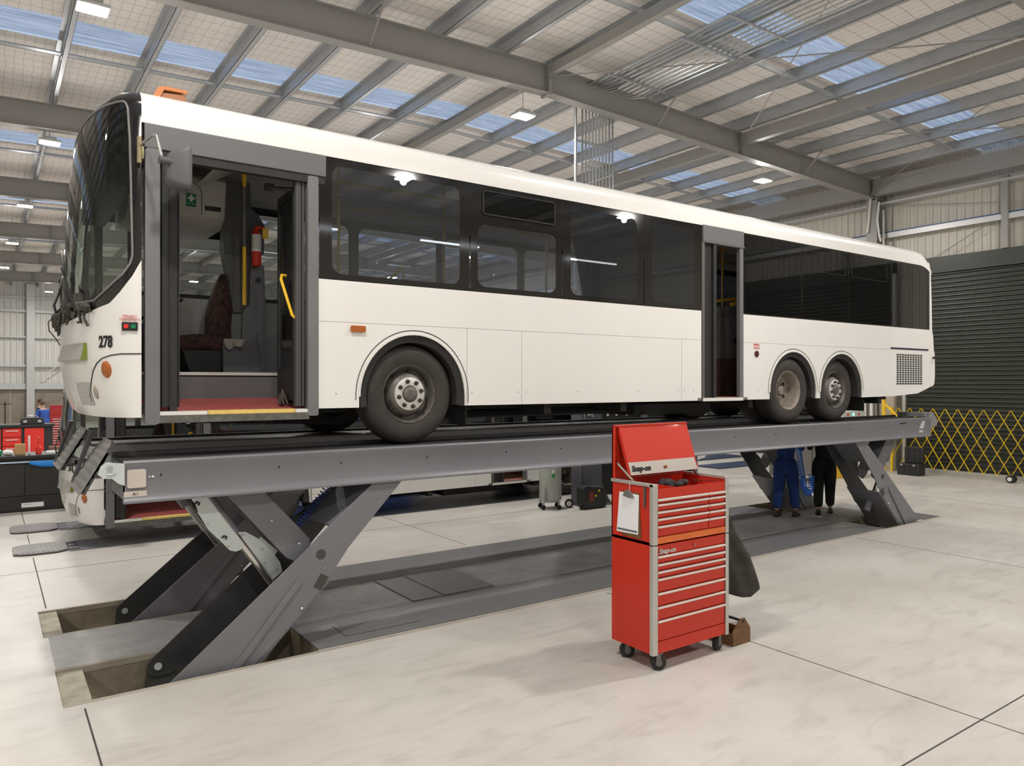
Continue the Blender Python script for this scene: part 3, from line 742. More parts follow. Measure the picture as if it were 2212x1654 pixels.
    def pane(x0, x1, gl, z0=ZS+0.01, z1=4.505, mx=0.12, mz0=0.05, mz1=0.07, r=0.10, y=YB+0.004, m_border=None, full=True):
        N_ = 10
        inn = rrect(x0+mx, x1-mx, z0+mz0, z1-mz1, r, N_)
        def rad(poly, a, c):
            dx, dz = math.cos(a), math.sin(a); best = 0
            for (ax_, az_), (bx_, bz_) in zip(poly, poly[1:]+poly[:1]):
                ex, ez = bx_-ax_, bz_-az_; det = dx*(-ez)+dz*ex
                if abs(det) < 1e-9: continue
                rx, rz_ = ax_-c[0], az_-c[1]; rr = (rx*(-ez)+rz_*ex)/det; q = (dx*rz_-dz*rx)/det
                if -1e-6 <= q <= 1+1e-6 and rr > best: best = rr
            return best
        c = ((x0+x1)/2, (z0+z1)/2); outp = [(x0, z0), (x1, z0), (x1, z1), (x0, z1)]
        angs_ = sorted([math.atan2(pz-c[1], px_-c[0]) for px_, pz in inn]+[math.atan2(pz-c[1], px_-c[0]) for px_, pz in outp])
        ii = [(c[0]+math.cos(a)*rad(inn, a, c), c[1]+math.sin(a)*rad(inn, a, c)) for a in angs_]
        oo = [(c[0]+math.cos(a)*rad(outp, a, c), c[1]+math.sin(a)*rad(outp, a, c)) for a in angs_]
        b = MB(); b.loft([[(p[0], y+0.0, p[1]), (q[0], y, q[1])] for p, q in zip(ii+ii[:1], oo+oo[:1])])
        w = b.build('side_window', frit, R, smooth=0)
        b = MB(); b.prism(inn, 'y', y-0.0005, y+0.005); b.build('window_glass', gl, w, smooth=0)
        return w
    g = 0.006
    pane(2.50, 4.14-g, glass_side); w = pane(4.14+g, 5.39-g, glass_side, mz1=0.42, mx=0.09)
    b = MB(); b.prism(rrect(4.30, 5.27, 4.20, 4.45, 0.03), 'y', YB-0.004, YB+0.003); b.build('vent_window', glass_dark, w, smooth=0)
    b = MB(); q = rrect(4.30, 5.27, 4.20, 4.45, 0.03); b.tube([(x, YB-0.006, z) for x, z in q+q[:1]], 0.008, 6); b.build('vent_window_frame', black_matt, w)
    pane(5.39+g, 6.71-g, glass_side); pane(6.71+g, 7.77, glass_side, mx=0.13)
    for x0, x1 in ((8.67, 10.05), (10.05, 11.33), (11.33, 12.66), (12.66, 13.38), (13.38, 13.90)): pane(x0+g, x1-g, glass_dark, mx=0.015, mz0=0.015, mz1=0.02, r=0.02)
    for x0, x1 in ((10.16, 11.24), (11.42, 12.5)):
        b = MB(); q = rrect(x0, x1, 4.12, 4.42, 0.03); b.tube([(x, YB+0.002, z) for x, z in q+q[:1]], 0.004, 5); b.build('vent_window_frame', black_matt, R)
    # far side windows
    for x0, x1, gl in ((1.25, 2.35, glass_door), (2.4, 3.9, glass_door), (3.9, 5.2, glass_side), (5.2, 6.6, glass_side), (6.6, 8.0, glass_side), (8.0, 9.4, glass_side), (9.4, 10.8, glass_side), (10.8, 12.2, glass_side), (12.2, 13.9, glass_dark)):
        pane(x0, x1, gl, y=YF-0.01, mx=0.07, z0=3.37, z1=4.50 if x0 > 2.3 else 4.15)
    b = MB(); b.box(1.05, 13.95, YF-0.05, YF-0.02, 3.365, 3.41); b.box(1.05, 13.95, YF-0.05, YF, 4.47, 4.56); b.box(1.05, 2.38, YF-0.04, YF, 4.15, 4.5)
    b.build('far_window_rail', black_matt, R)
    # ---- front door
    hx0, hx1 = S(307, 0)[0], S(683, 0)[0]
    b = MB(); b.prism([(1.03, 4.51), (2.56, 4.51), (2.56, 4.31), (1.03, 4.31)], 'y', YB-0.012, YB+0.06); b.build('door_header', mat('header_grey', (0.13, 0.13, 0.135), 0.45), R, bevel=0.006)
    b = MB(); b.box(1.05, 2.55, YB+0.0, YB+0.08, 4.24, 4.31); b.build('header_rubber', dark_rub, R)
    b = MB(); b.prism(rrect(1.035, 1.145, 2.06, 4.31, 0.03), 'y', YB-0.015, YB+0.07); b.build('door_post', grey_post, R, bevel=0.01)
    b = MB(); b.prism(rrect(2.385, 2.485, 2.10, 4.30, 0.02), 'y', YB-0.015, YB+0.07); b.build('door_post', grey_post, R, bevel=0.01)
    b = MB(); b.box(1.1, 2.4, YB-0.01, YB+0.05, 2.07, 2.135); b.build('sill_step', mat('worn_sill', (0.12, 0.115, 0.1), 0.6, var=0.5, vscale=15), R)
    b = MB(); b.prism([(YB-0.008, 2.132), (YB-0.008, 2.155), (YB+0.95, 2.25), (YB+0.95, 2.22)], 'x', 1.14, 2.4); fl = b.build('step_floor', red_lino, R)
    b = MB(); b.prism([(YB-0.012, 2.134), (YB-0.012, 2.162), (YB+0.04, 2.168), (YB+0.04, 2.13)], 'x', 1.52, 2.27); b.build('yellow_nosing', rubber_strip, fl)
    b = MB(); b.prism([(YB-0.012, 2.134), (YB-0.012, 2.160), (YB+0.04, 2.166), (YB+0.04, 2.13)], 'x', 1.14, 1.515); b.build('white_nosing', white_trim, fl); b = MB(); b.prism([(YB-0.012, 2.134), (YB-0.012, 2.160), (YB+0.04, 2.166), (YB+0.04, 2.13)], 'x', 2.275, 2.39); b.build('white_nosing', white_trim, fl)
    # risers, platform, floor pan
    b = MB(); b.box(1.1, 2.6, YB+0.95, YB+0.99, 2.24, 2.49); b.build('step_riser', speckle, R)
    b = MB(); b.box(1.1, 2.6, YB+0.94, YB+0.96, 2.475, 2.505); b.build('riser_edge', pale_lam, R)
    b = MB(); b.box(1.05, 2.85, YB+0.95, YF-0.03, 2.46, 2.49); b.box(2.5, 7.7, YB+0.64, YF-0.64, 2.21, 2.24); b.box(7.7, 8.75, YB+0.0, YF-0.03, 2.16, 2.20); b.box(9.75, 13.95, YB+0.64, YF-0.64, 2.62, 2.66)
    b.build('floor_pan', mat('dark_bus_floor', (0.05, 0.05, 0.052), 0.6), R)
    b = MB(); b.box(1.2, 13.5, YB+0.55, YF-0.55, 2.10, 2.20)
    for x in (2.0, 5.2, 6.4, 8.9, 12.4): b.box(x, x+0.1, YB+0.1, YF-0.1, 2.05, 2.16)
    b.tube([(4.2, 7.3, 2.04), (7.8, 7.35, 2.06)], 0.05, 8); b.tube([(5.0, 8.0, 2.0), (9.3, 8.0, 2.0)], 0.045, 8)
    b.tube([(1.3, 7.2, 2.07), (3.0, 7.25, 2.0)], 0.03, 6)
    b.box(6.9, 8.4, 7.0, 7.7, 1.98, 2.12); b.box(12.2, 13.6, 7.1, 8.6, 2.16, 2.5)
    b.build('chassis', mat('black_chassis', (0.015, 0.014, 0.013), 0.7), R, smooth=0)
    b = MB(); b.prism([(13.2, 2.21), (13.75, 2.26), (13.75, 2.22), (13.2, 2.17)], 'y', 6.8, 8.9); b.build('rear_valance', steel_gal, R)
    for q in ((12.0, 12.02, 6.75, 7.3, 1.93, 2.25), (4.16, 4.18, 6.75, 7.1, 1.95, 2.2)):
        b = MB(); b.box(*q); b.build('mud_flap', dark_rub, R)
    # door leaves: left leaf folded edge-on, right leaf open inward
    def leaf(name, p, q, z0, z1, fr=0.035):
        (x0, y0), (x1, y1) = p, q; d = Vector((x1-x0, y1-y0, 0)); Ln = d.length; u = d.normalized(); n_ = Vector((-u.y, u.x, 0))
        b = MB()
        def bar_(s0, s1, za, zb_): c = Vector((x0, y0, 0))+u*(s0+s1)/2+Vector((0, 0, (za+zb_)/2)); b.obox(c, u*(s1-s0)/2, n_*0.02, Vector((0, 0, (zb_-za)/2)))
        bar_(0, fr, z0, z1); bar_(Ln-fr, Ln, z0, z1); bar_(fr, Ln-fr, z1-0.06, z1); bar_(fr, Ln-fr, z0, z0+0.30)
        o = b.build(name, black_matt, R, smooth=0)
        b = MB(); c = Vector((x0, y0, (z0+0.3+z1-0.06)/2))+u*Ln/2; b.obox(c, u*(Ln/2-fr), n_*0.003, Vector((0, 0, (z1-z0-0.36)/2))); b.build('door_glass', glass_door, o, smooth=0)
        return o
    leaf('door_leaf', (1.16, YB+0.06), (1.25, YB+0.62), 2.2, 4.22, 0.05)
    leaf('door_leaf', (1.165, YB+0.05), (1.235, YB+0.06), 2.2, 4.22)
    b = MB(); b.box(1.225, 1.285, YB+0.03, YB+0.11, 2.17, 4.27); b.box(1.293, 1.305, YB+0.04, YB+0.1, 2.2, 4.27); b.build('leaf_edge_rubber', dark_rub, R)
    r1 = leaf('door_leaf', (2.30, YB+0.07), (2.34, YB+0.66), 2.24, 4.20, 0.05)
    b = MB(); b.box(2.285, 2.335, YB+0.03, YB+0.10, 2.19, 4.27); b.box(2.345, 2.365, YB+0.03, YB+0.10, 2.19, 4.27); b.build('leaf_edge_rubber', mat('grey_rubber', (0.06, 0.06, 0.06), 0.5), R)
    b = MB(); b.tube([(2.265, 6.86, 3.40), (2.22, 6.84, 3.40), (2.21, 6.83, 3.36), (2.27, 6.70, 3.02), (2.30, 6.68, 2.99), (2.33, 6.68, 2.99)], 0.014, 8); b.build('grab_handle', yellow, R)
    b = MB(); b.tube([(2.33, 7.1, 3.40), (2.40, 7.06, 3.40), (2.42, 7.0, 3.2), (2.42, 6.95, 3.05)], 0.012, 8); b.build('grab_handle', yellow, R)
    b = MB(); b.tube([(2.1, 6.9, 4.2), (2.32, 6.75, 4.19)], 0.018, 6); b.box(2.08, 2.16, 6.86, 6.92, 4.18, 4.24); b.build('door_arm', black_matt, R)
    b = MB()
    for k in range(3): b.tube([(2.2+.04*k, 6.85, 2.2), (2.24, 6.9, 2.3+0.02*k)], 0.01, 5)
    b.cyl((2.25, 6.95, 2.2), (2.25, 6.95, 2.3), 0.03, 8); b.build('door_pivot', mat('oily_pivot', (0.06, 0.05, 0.04), 0.6), R)
    # rear door
    b = MB(); b.prism([(7.80, 4.52), (8.66, 4.52), (8.66, 4.31), (7.80, 4.31)], 'y', YB-0.012, YB+0.05); b.build('rear_door_header', mat('header_grey', (0.13, 0.13, 0.135), 0.45), R, bevel=0.005)
    b = MB(); b.box(7.79, 8.67, YB-0.016, YB+0.05, 4.285, 4.312); b.box(7.785, 7.835, YB-0.006, YB+0.05, 2.17, 4.3); b.build('rear_door_post', mat('post_brownish', (0.12, 0.105, 0.1), 0.4), R)
    b = MB(); b.box(8.575, 8.65, YB-0.006, YB+0.05, 2.17, 4.3); b.build('rear_door_post', grey_post, R)
    b = MB(); b.box(7.84, 8.02, YB+0.03, YB+0.07, 2.2, 4.28); b.box(8.02, 8.08, YB-0.004, YB+0.07, 2.2, 4.28); b.build('rear_door_leaf', black_matt, R)
    b = MB(); b.box(7.80, 8.64, YB-0.012, YB+0.05, 2.155, 2.20); b.build('rear_sill', white_trim, R)
    b = MB(); b.box(7.80, 9.6, YB+0.06, YF-0.1, 2.19, 2.205); b.build('rear_step_floor', mat('pale_red_lino', (0.4, 0.17, 0.12), 0.6, var=0.2), R)
    b = MB(); q_ = [PY(*p, 7.42) for p in ((1535, 776), (1596, 776), (1596, 862), (1535, 856))]; b.prism(q_, 'y', 7.42, 7.45); b.build('rear_riser', mat('maroon_riser', (0.2, 0.10, 0.10), 0.7, var=0.2), R)
    b = MB(); q_ = [PY(*p, 7.40) for p in ((1535, 664), (1596, 661), (1596, 776), (1535, 776))]; b.prism(q_, 'y', 7.40, 7.44); q_ = [PY(*p, 7.38) for p in ((1535, 684), (1573, 682), (1573, 776), (1584, 776), (1585, 676), (1535, 681))]; b.prism(q_, 'y', 7.37, 7.40); b.build('modesty_panel', mat('mid_grey_panel', (0.25, 0.25, 0.255), 0.5), R)
    b = MB(); P3 = lambda x_, y_, Y_: (PY(x_, y_, Y_)[0], Y_, PY(x_, y_, Y_)[1]); b.tube([P3(1535, 653, 7.36), P3(1582, 647, 7.36), P3(1597, 646, 7.36)], 0.022, 8); b.tube([P3(1580, 658, 7.2), P3(1597, 655, 7.2)], 0.03, 8); b.tube([P3(1535, 545, 7.5), P3(1596, 532, 7.5)], 0.014, 6); b.build('rear_grab_rail', yellow, R)
    # ---- driver's area
    b = MB(); b.grid(lambda u, v: (1.58+0.42*u+0.05*math.sin(v*3), 8.15+0.50*v, 2.89+0.035*math.sin(PI*u)*math.sin(PI*v)), [i/8 for i in range(9)], [i/8 for i in range(9)])
    b.box(1.54, 2.04, 8.1, 8.7, 2.74, 2.89)
    st = thing_part = b.build('driver_seat', seat_m, R, smooth=50, bevel=0.05)
    b = MB(); sec_ = []
    for i in range(9):
        f = i/8; z = 2.84+0.73*f; w = 0.26-0.10*max(0, f-0.6)/0.4; xo = 2.04+0.13*f-0.05*math.sin(PI*f)
        sec_.append([(xo-0.07, 8.4-w, z), (xo-0.13, 8.4-w*0.6, z), (xo-0.11, 8.4+w*0.6, z), (xo-0.06, 8.4+w, z), (xo+0.06, 8.4+w*0.8, z), (xo+0.08, 8.4-w*0.8, z)])
    b.loft(sec_, closed=True, caps=True); b.build('driver_backrest', seat_m, st, smooth=70)
    b = MB(); b.prism([(1.70, 2.49), (2.05, 2.49), (2.05, 2.76), (1.62, 2.76)], 'y', 8.15, 8.6); b.build('seat_pedestal', black_matt, st)
    b = MB(); cst = Vector((1.45, 8.4, 3.16)); ring = []
    e1 = Vector((0.75, 0, 0.42)).normalized(); e2 = Vector((0, 1, 0))
    b.tube([cst+(e1*math.cos(a)+e2*math.sin(a))*0.24 for a in [2*PI*k/28 for k in range(29)]], 0.018, 8, cap=False)
    b.tube([cst-e1*0.22, cst+e1*0.22], 0.014, 6); b.tube([cst, (1.2, 8.4, 2.7)], 0.03, 8); b.build('steering_wheel', black_matt, R)
    b = MB(); b.prism([(1.2, 2.98), (1.36, 2.98), (1.36, 2.50), (1.2, 2.50)], 'y', 7.72, 8.0); b.build('fare_console', pale_lam, R, bevel=0.01)
    b = MB(); b.tube([(1.30, 7.72, 3.12), (1.30, 7.72, 2.75)], 0.016, 8); b.tube([(1.22, 7.4, 3.45), (1.28, 7.4, 3.28)], 0.016, 8); b.build('console_rail', yellow, R)
    # bulkhead behind the driver with extinguisher recess
    xb = 2.13
    b = MB(); b.prism([(2.0, 2.49), (2.38, 2.49), (2.45, 2.95), (2.42, 3.66), (2.28, 3.69), (2.27, 3.23), (2.2, 3.16), (2.19, 2.86), (2.0, 2.84)], 'y', 8.05, 8.1); bk = b.build('bulkhead', mat('bulkhead_grey', (0.12, 0.12, 0.125), 0.5, var=0.06, vscale=40), R)
    b = MB(); b.prism([(2.12, 3.15), (2.30, 3.15), (2.30, 3.7), (2.44, 3.8), (2.45, 4.1), (2.38, 4.22), (2.30, 4.28), (2.29, 4.55), (2.06, 4.55), (2.02, 3.82), (2.07, 3.55)], 'y', 8.12, 8.3); b.build('upper_bulkhead', grey_lam, R)
    b = MB(); b.tube([(2.195, 7.98, 4.66), (2.195, 7.98, 4.46)], [0.028, 0.018], 10); b.tube([(2.195, 7.98, 3.83), (2.195, 7.98, 3.22)], 0.02, 10); b.build('stanchion_pole', yellow, R)
    b = MB(); b.tube([(2.195, 7.98, 4.46), (2.195, 7.98, 3.83)], 0.018, 10); b.build('grey_pole_section', grey_post, R)
    ex = MB(); ex.lathe([(0, 0.0), (0, 0.045), (0.01, 0.05), (0.15, 0.05)], (2.32, 7.98, 3.64), 'z', 14); e1_ = ex.build('extinguisher_body', red, R)
    ex = MB(); ex.lathe([(0.15, 0.0505), (0.33, 0.0505)], (2.32, 7.98, 3.64), 'z', 14); ex.build('extinguisher_label', white_trim, e1_)
    ex = MB(); ex.lathe([(0.33, 0.05), (0.37, 0.035), (0.39, 0.02), (0.42, 0.02), (0.43, 0.0)], (2.32, 7.98, 3.64), 'z', 14); ex.box(2.31, 2.40, 7.96, 8.0, 4.03, 4.06); ex.build('extinguisher_top', red, e1_)
    b = MB(); b.box(2.37, 2.43, 7.93, 7.935, 3.93, 4.04); b.build('yellow_tag', yellow, e1_)
    b = MB(); b.cyl((2.36, 8.03, 3.50), (2.36, 8.05, 3.50), 0.03, 8); b.build('badge_sticker', mat('navy_sticker', (0.01, 0.015, 0.04), 0.5), R)
    # rag hanging on the panel
    b = MB(); b.grid(lambda u, v: (1.99+0.22*u, 7.99+0.02*math.sin(u*14)*v, 2.86-(0.03+0.08*math.sin(PI*min(1, u*1.1))+0.03*math.sin(u*9))*v), [i/14 for i in range(15)], [i/6 for i in range(7)])
    b.build('grey_rag', mat('grey_rag_cloth', (0.35, 0.32, 0.29), 0.9), R, solid=0.004)
    # locker above the driver with the first-aid sign
    b = MB(); b.prism([(8.15, 4.13), (8.15, 4.52), (8.2, 4.56), (9.05, 4.56), (9.05, 4.06), (8.3, 4.05)], 'x', 1.12, 2.06); lk = b.build('overhead_locker', pale_lam, R, bevel=0.008)
    b = MB(); b.box(1.66, 1.75, 8.138, 8.148, 4.22, 4.35); sg = b.build('first_aid_sign', green_sign, lk)
    b = MB(); b.box(1.692, 1.718, 8.134, 8.137, 4.268, 4.338); b.box(1.672, 1.738, 8.134, 8.137, 4.291, 4.315); b.build('white_cross', white_m, sg)
    text('sign_lettering', 'FIRST AID', 0.017, (1.705, 8.1345, 4.243), white_m, sg, ext=0.0005)
    b = MB(); b.box(1.84, 2.0, 8.14, 8.148, 4.20, 4.245); b.build('display_strip', black_matt, lk)
    b = MB(); q = [(1.35, 4.47), (1.73, 4.47), (1.79, 4.43), (1.81, 4.36), (1.81, 4.14)]; b.tube([(x, 8.148, z) for x, z in q], 0.003, 5); b.cyl((1.55, 8.14, 4.238), (1.55, 8.15, 4.238), 0.018, 10); b.build('locker_seam', black_ink, lk)
    b = MB(); b.box(1.1, 2.4, YB+0.1, YB+0.12, 4.3, 4.55); b.prism([(1.75, 4.44), (1.80, 4.44), (2.08, 4.6), (2.03, 4.6)], 'y', 7.2, 8.1); b.build('door_gear_cover', pale_lam, R)
    # far side wall lining
    b = MB(); b.box(1.1, 13.9, YF-0.06, YF-0.035, 2.45, 3.37); b.box(2.5, 7.75, YB+0.04, YB+0.06, 2.92, 3.365); b.box(8.7, 13.9, YB+0.04, YB+0.06, 2.92, 3.365); b.box(13.85, 13.9, YB+.05, YF-.05, 2.6, 4.5)
    b.build('wall_lining', pale_lam, R, smooth=0)
    # passenger seats
    for i, x in enumerate((3.1, 4.0, 4.75, 5.5, 6.25, 7.0, 9.4, 10.2, 11.0, 11.8, 12.6, 13.3)):
        for ys in (YB+0.12, YF-0.95):
            if x in (3.1,) and ys < 8: continue
            zf = 2.22 if x < 8 else 2.64
            b = MB(); b.box(x, x+0.42, ys, ys+0.85, zf+0.38, zf+0.46); b.prism([(x+0.40, zf+0.42), (x+0.46, zf+0.42), (x+0.58, zf+1.05), (x+0.52, zf+1.05)], 'y', ys+0.02, ys+0.83); b.box(x+0.1, x+0.35, ys+0.3, ys+0.5, zf, zf+0.38)
            b.build('passenger_seat', mat('dark_blue_seat', (0.02, 0.022, 0.04), 0.8), R, bevel=0.02)
    b = MB()
    for x, y in ((2.98, 7.35), (4.3, 7.45), (5.8, 7.45), (7.3, 7.5), (9.3, 7.5), (11.0, 7.45)):
        b.tube([(x, y, 2.3), (x, y, 4.7)], 0.016, 8)
    b.tube([(2.8, 7.35, 4.5), (7.6, 7.35, 4.5)], 0.016, 8); b.tube([(2.8, 8.4, 4.5), (13, 8.4, 4.5)], 0.016, 8)
    b.tube([(3.3, 6.9, 3.42), (3.5, 6.9, 3.6), (3.5, 6.9, 3.42)], 0.014, 6)
    b.build('grab_pole', mat('dull_yellow', (0.5, 0.33, 0.05), 0.4), R)
    # ---- mirror on the near corner
    b = MB(); pz = PY(287, 345, 6.6); 
    b.cyl((0.985, 6.56, 4.16), (0.985, 6.56, 4.37), 0.018, 10); b.box(0.98, 1.02, 6.56, 6.64, 4.2, 4.3); b.build('mirror_bracket', mat('brassy_bracket', (0.4, 0.33, 0.2), 0.4, metal=0.7, var=0.3), R)
    b = MB(); b.tube([(0.985, 6.56, 4.30), (1.05, 6.36, 4.34), (1.07, 6.33, 4.335), (1.105, 6.30, 4.17)], 0.011, 8); b.build('mirror_arm', chrome, R)
    b = MB(); b.cyl((1.08, 6.27, 4.135), (1.18, 6.29, 4.13), 0.030, 14); b.build('mirror_knuckle', grey_lam, R, bevel=0.004)
    hd = MB(); secs = []
    for f, w, h in ((0, 0.05, 0.10), (0.12, 0.075, 0.125), (0.7, 0.105, 0.16), (0.9, 0.11, 0.17), (0.93, 0.105, 0.165), (1.0, 0.10, 0.155)):
        x = 1.145+0.17*f; q = rrect(6.34-w, 6.34+w, 4.10-h+0.02*(f-1), 4.12+h-0.03*(1-f), 0.045, 4); secs.append([(x, y, z) for y, z in q])
    hd.loft(secs, closed=True, caps=True); hd.build('mirror_head', mat('charcoal_mirror_shell', (0.1, 0.1, 0.105), 0.55, bump=0.1), R, smooth=60)
    # orange beacon cover on the roof
    b = MB(); b.prism([(1.12, 4.80), (1.17, 4.90), (1.21, 4.925), (1.40, 4.925), (1.41, 4.905), (1.38, 4.90), (1.22, 4.895), (1.18, 4.80)], 'y', 6.85, 7.15)
    b.build('roof_beacon', mat('orange_plastic', (0.55, 0.19, 0.06), 0.35), R)
    b = MB(); b.prism([(1.15, 4.78), (1.42, 4.78), (1.38, 4.89), (1.19, 4.87)], 'y', 6.87, 7.13); b.build('beacon_base', mat('dull_orange', (0.35, 0.14, 0.06), 0.5), R)
    # ---- wheels
    def wheel(cx_, yo, inward, kind):
        s = inward
        w = thing_ = None
        prof = [(0.0, 0.30), (-0.012, 0.33), (-0.02, 0.40), (-0.005, 0.455), (0.03, 0.49), (0.07, 0.50), (0.22, 0.50), (0.26, 0.49), (0.29, 0.455), (0.30, 0.40), (0.29, 0.31), (0.24, 0.285), (0.04, 0.285)]
        b = MB(); b.lathe([(a*s, r) for a, r in prof], (cx_, yo, 2.29), 'y', 48, close=True)
        ty = b.build('tyre', tyre_m, R, smooth=40)
        c = (cx_, yo, 2.29)
        if kind == 'front' or kind == 'rear':
            b = MB(); b.lathe([(a*s, r) for a, r in ((0.005, 0.298), (-0.004, 0.292), (0.01, 0.283), (0.05, 0.268), (0.11, 0.255), (0.12, 0.235), (0.04, 0.205), (0.015, 0.185), (0.012, 0.165))], c, 'y', 40, cap=False); rm = b.build('rim', rim_m, ty, smooth=50)
            b = MB(); b.lathe([(a*s, r) for a, r in ((0.02, 0.168), (-0.006, 0.166), (-0.012, 0.155), (-0.010, 0.085), (0.01, 0.08))], c, 'y', 40, cap=False); hb = b.build('hub_ring', hub_m, ty, smooth=40)
            b = MB(); b.lathe([(a*s, r) for a, r in ((0.02, 0.082), (-0.02, 0.076), (-0.03, 0.065), (-0.032, 0.03), (-0.03, 0.0))], c, 'y', 24); b.build('hub_cap', rim_m, ty, smooth=40)
            b = MB()
            for k in range(8):
                a = 2*PI*(k+0.3)/8; x, z = cx_+0.128*math.cos(a), 2.29+0.128*math.sin(a)
                b.tube([(x, yo-0.008*s, z), (x, yo-0.016*s, z), (x, yo-0.022*s, z), (x, yo-0.045*s, z)], [0.024, 0.024, 0.017, 0.014], 8)
            b.build('wheel_nuts', mat('dark_nuts', (0.06, 0.055, 0.05), 0.5, metal=0.5), ty)
            b = MB()
            for k in range(8):
                a = 2*PI*(k+0.8)/8; x, z = cx_+0.222*math.cos(a), 2.29+0.222*math.sin(a)
                b.lathe([(0.072*s, 0.0), (0.066*s, 0.022), (0.085*s, 0.024)], (x, yo, z), 'y', 10)
            b.build('rim_holes', black_ink, ty)
        else:
            b = MB(); b.lathe([(a*s, r) for a, r in ((0.005, 0.298), (-0.004, 0.292), (0.015, 0.275), (0.05, 0.262), (0.12, 0.250), (0.19, 0.235), (0.205, 0.18), (0.20, 0.10), (0.19, 0.0))], c, 'y', 40, cap=False); b.build('rim', rust_m, ty, smooth=40)
            b = MB(); b.lathe([(a*s, r) for a, r in ((0.20, 0.075), (0.13, 0.07), (0.12, 0.06), (0.12, 0.0))], c, 'y', 20); b.build('hub_cap', rust_m, ty, smooth=40)
            b = MB()
            for k in range(8):
                a = 2*PI*k/8; x, z = cx_+0.11*math.cos(a), 2.29+0.11*math.sin(a); b.cyl((x, yo+0.20*s, z), (x, yo+0.165*s, z), 0.014, 6)
            b.build('wheel_nuts', rim_m, ty)
            b = MB()
            for k in range(6):
                a = 2*PI*(k+0.5)/6; x, z = cx_+0.185*math.cos(a), 2.29+0.185*math.sin(a); b.cyl((x, yo+0.196*s, z), (x, yo+0.21*s, z), 0.028, 12)
            b.build('rim_holes', black_ink, ty)
            b = MB(); b.lathe([(a*s, r) for a, r in prof], (cx_, yo+0.33*s, 2.29), 'y', 40, close=True); b.build('inner_tyre', tyre_m, R, smooth=40)
    wheel(3.47, 6.70, 1, 'front'); wheel(9.80, 6.68, 1, 'dual'); wheel(11.10, 6.72, 1, 'rear')
    wheel(3.47, 9.04, -1, 'front'); wheel(9.80, 9.06, -1, 'dual'); wheel(11.10, 9.02, -1, 'rear')
    for x in (3.47, 9.80, 11.10):
        b = MB(); b.tube([(x, 6.95, 2.29), (x, 8.8, 2.29)], 0.07, 10); b.build('axle', mat('black_chassis', (0.015, 0.014, 0.013), 0.7), R)
    # lettering and door control on the front corner
    t, z = FT(228, 740); p = SF(t, z, 0.003); t2 = SF(t+0.02, z, 0.003); t1 = SF(t-0.02, z, 0.003)
    ang = math.atan2(t1[1]-t2[1], t1[0]-t2[0])
    text('fleet_number', '278', 0.128, p, black_ink, R, rot=(PI/2, 0, ang), sx=0.72, bold=0.004)
    t, z = FT(281, 706); p = SF(t, z, 0.004); t2 = SF(t+0.02, z, 0.004); t1 = SF(t-0.02, z, 0.004); ang = math.atan2(t1[1]-t2[1], t1[0]-t2[0])
    u = Vector((math.cos(ang), math.sin(ang), 0)); n_ = Vector((math.sin(ang), -math.cos(ang), 0))
    b = MB(); b.obox(Vector(p)+n_*0.004, u*0.058, n_*0.006, Vector((0, 0, 0.034))); cb = b.build('door_control_box', black_matt, R, bevel=0.003)
    b = MB(); q = Vector(p)-u*0.026+n_*0.01; b.cyl(q, q+n_*0.01, 0.018, 14); b.build('red_button', red2, cb)
    b = MB(); q = Vector(p)+u*0.027+n_*0.01; b.cyl(q, q+n_*0.01, 0.018, 14); b.build('green_button', mat('green_button_plastic', (0.0, 0.2, 0.08), 0.4), cb)
    text('door_control_lettering', 'EMERGENCY\nDOOR CONTROL', 0.026, Vector(p)+Vector((0, 0, 0.068))+n_*0.006, red_ink, R, rot=(PI/2, 0, ang), sx=0.72)
    return R
BUS = bus()
b2 = copy_tree(BUS, (7.5+0.36, YC+5.60, 0.006), skip=('fleet_number', 'door_control_lettering', 'roof_beacon', 'beacon_base', 'button_lettering', 'grey_rag', 'hanging_wiring'))
b2['label'] = 'lower white bus parked behind the raised one, standing on a lowered lift at floor level'

# ---------------------------------------------------------------- the scissor lift
XL, XR = 0.86, 13.70
def runway(parent, y0, y1, z1=1.79, h=0.335, name='runway'):
    for side_, yn, s in (('a', y0, 1), ('b', y1, -1)):
        b = MB(); z0 = z1-h
        prof = [(yn+0.05*s, z1), (yn+0.012*s, z1-0.002), (yn, z1-0.016), (yn+0.004*s, z1-0.05), (yn+0.02*s, z1-0.09), (yn+0.02*s, z0+0.065), (yn+0.004*s, z0+0.03), (yn-0.012*s, z0+0.016), (yn-0.012*s, z0), (yn+0.06*s, z0), (yn+0.06*s, z0+0.012), (yn+0.032*s, z0+0.05), (yn+0.032*s, z1-0.012), (yn+0.05*s, z1-0.012)]
        b.prism(prof, 'x', XL, XR); b.build(name+'_beam', lift_grey, parent, smooth=40)
    b = MB(); b.box(XL, XR, y0+0.05, y1-0.05, z1-0.022, z1-0.008); b.box(XL, XR, y0+0.05, y0+0.09, z1-0.008, z1+0.004); b.box(XL, XR, y1-0.09, y1-0.05, z1-0.03, z1+0.022); b.box(XL, XR, y0+0.14, y0+0.155, z1-0.01, z1-0.003)
    b.build(name+'_deck', lift_dark, parent, smooth=0)
    for xe in (XL, XR-0.01):
        b = MB(); b.box(xe, xe+0.01, y0+0.02, y1-0.02, z1-h+0.03, z1-0.02); b.build('end_plate', mat('end_plate_grey', (0.22, 0.22, 0.225), 0.4), parent)
def mx(x, m): return 14.56-x if m else x
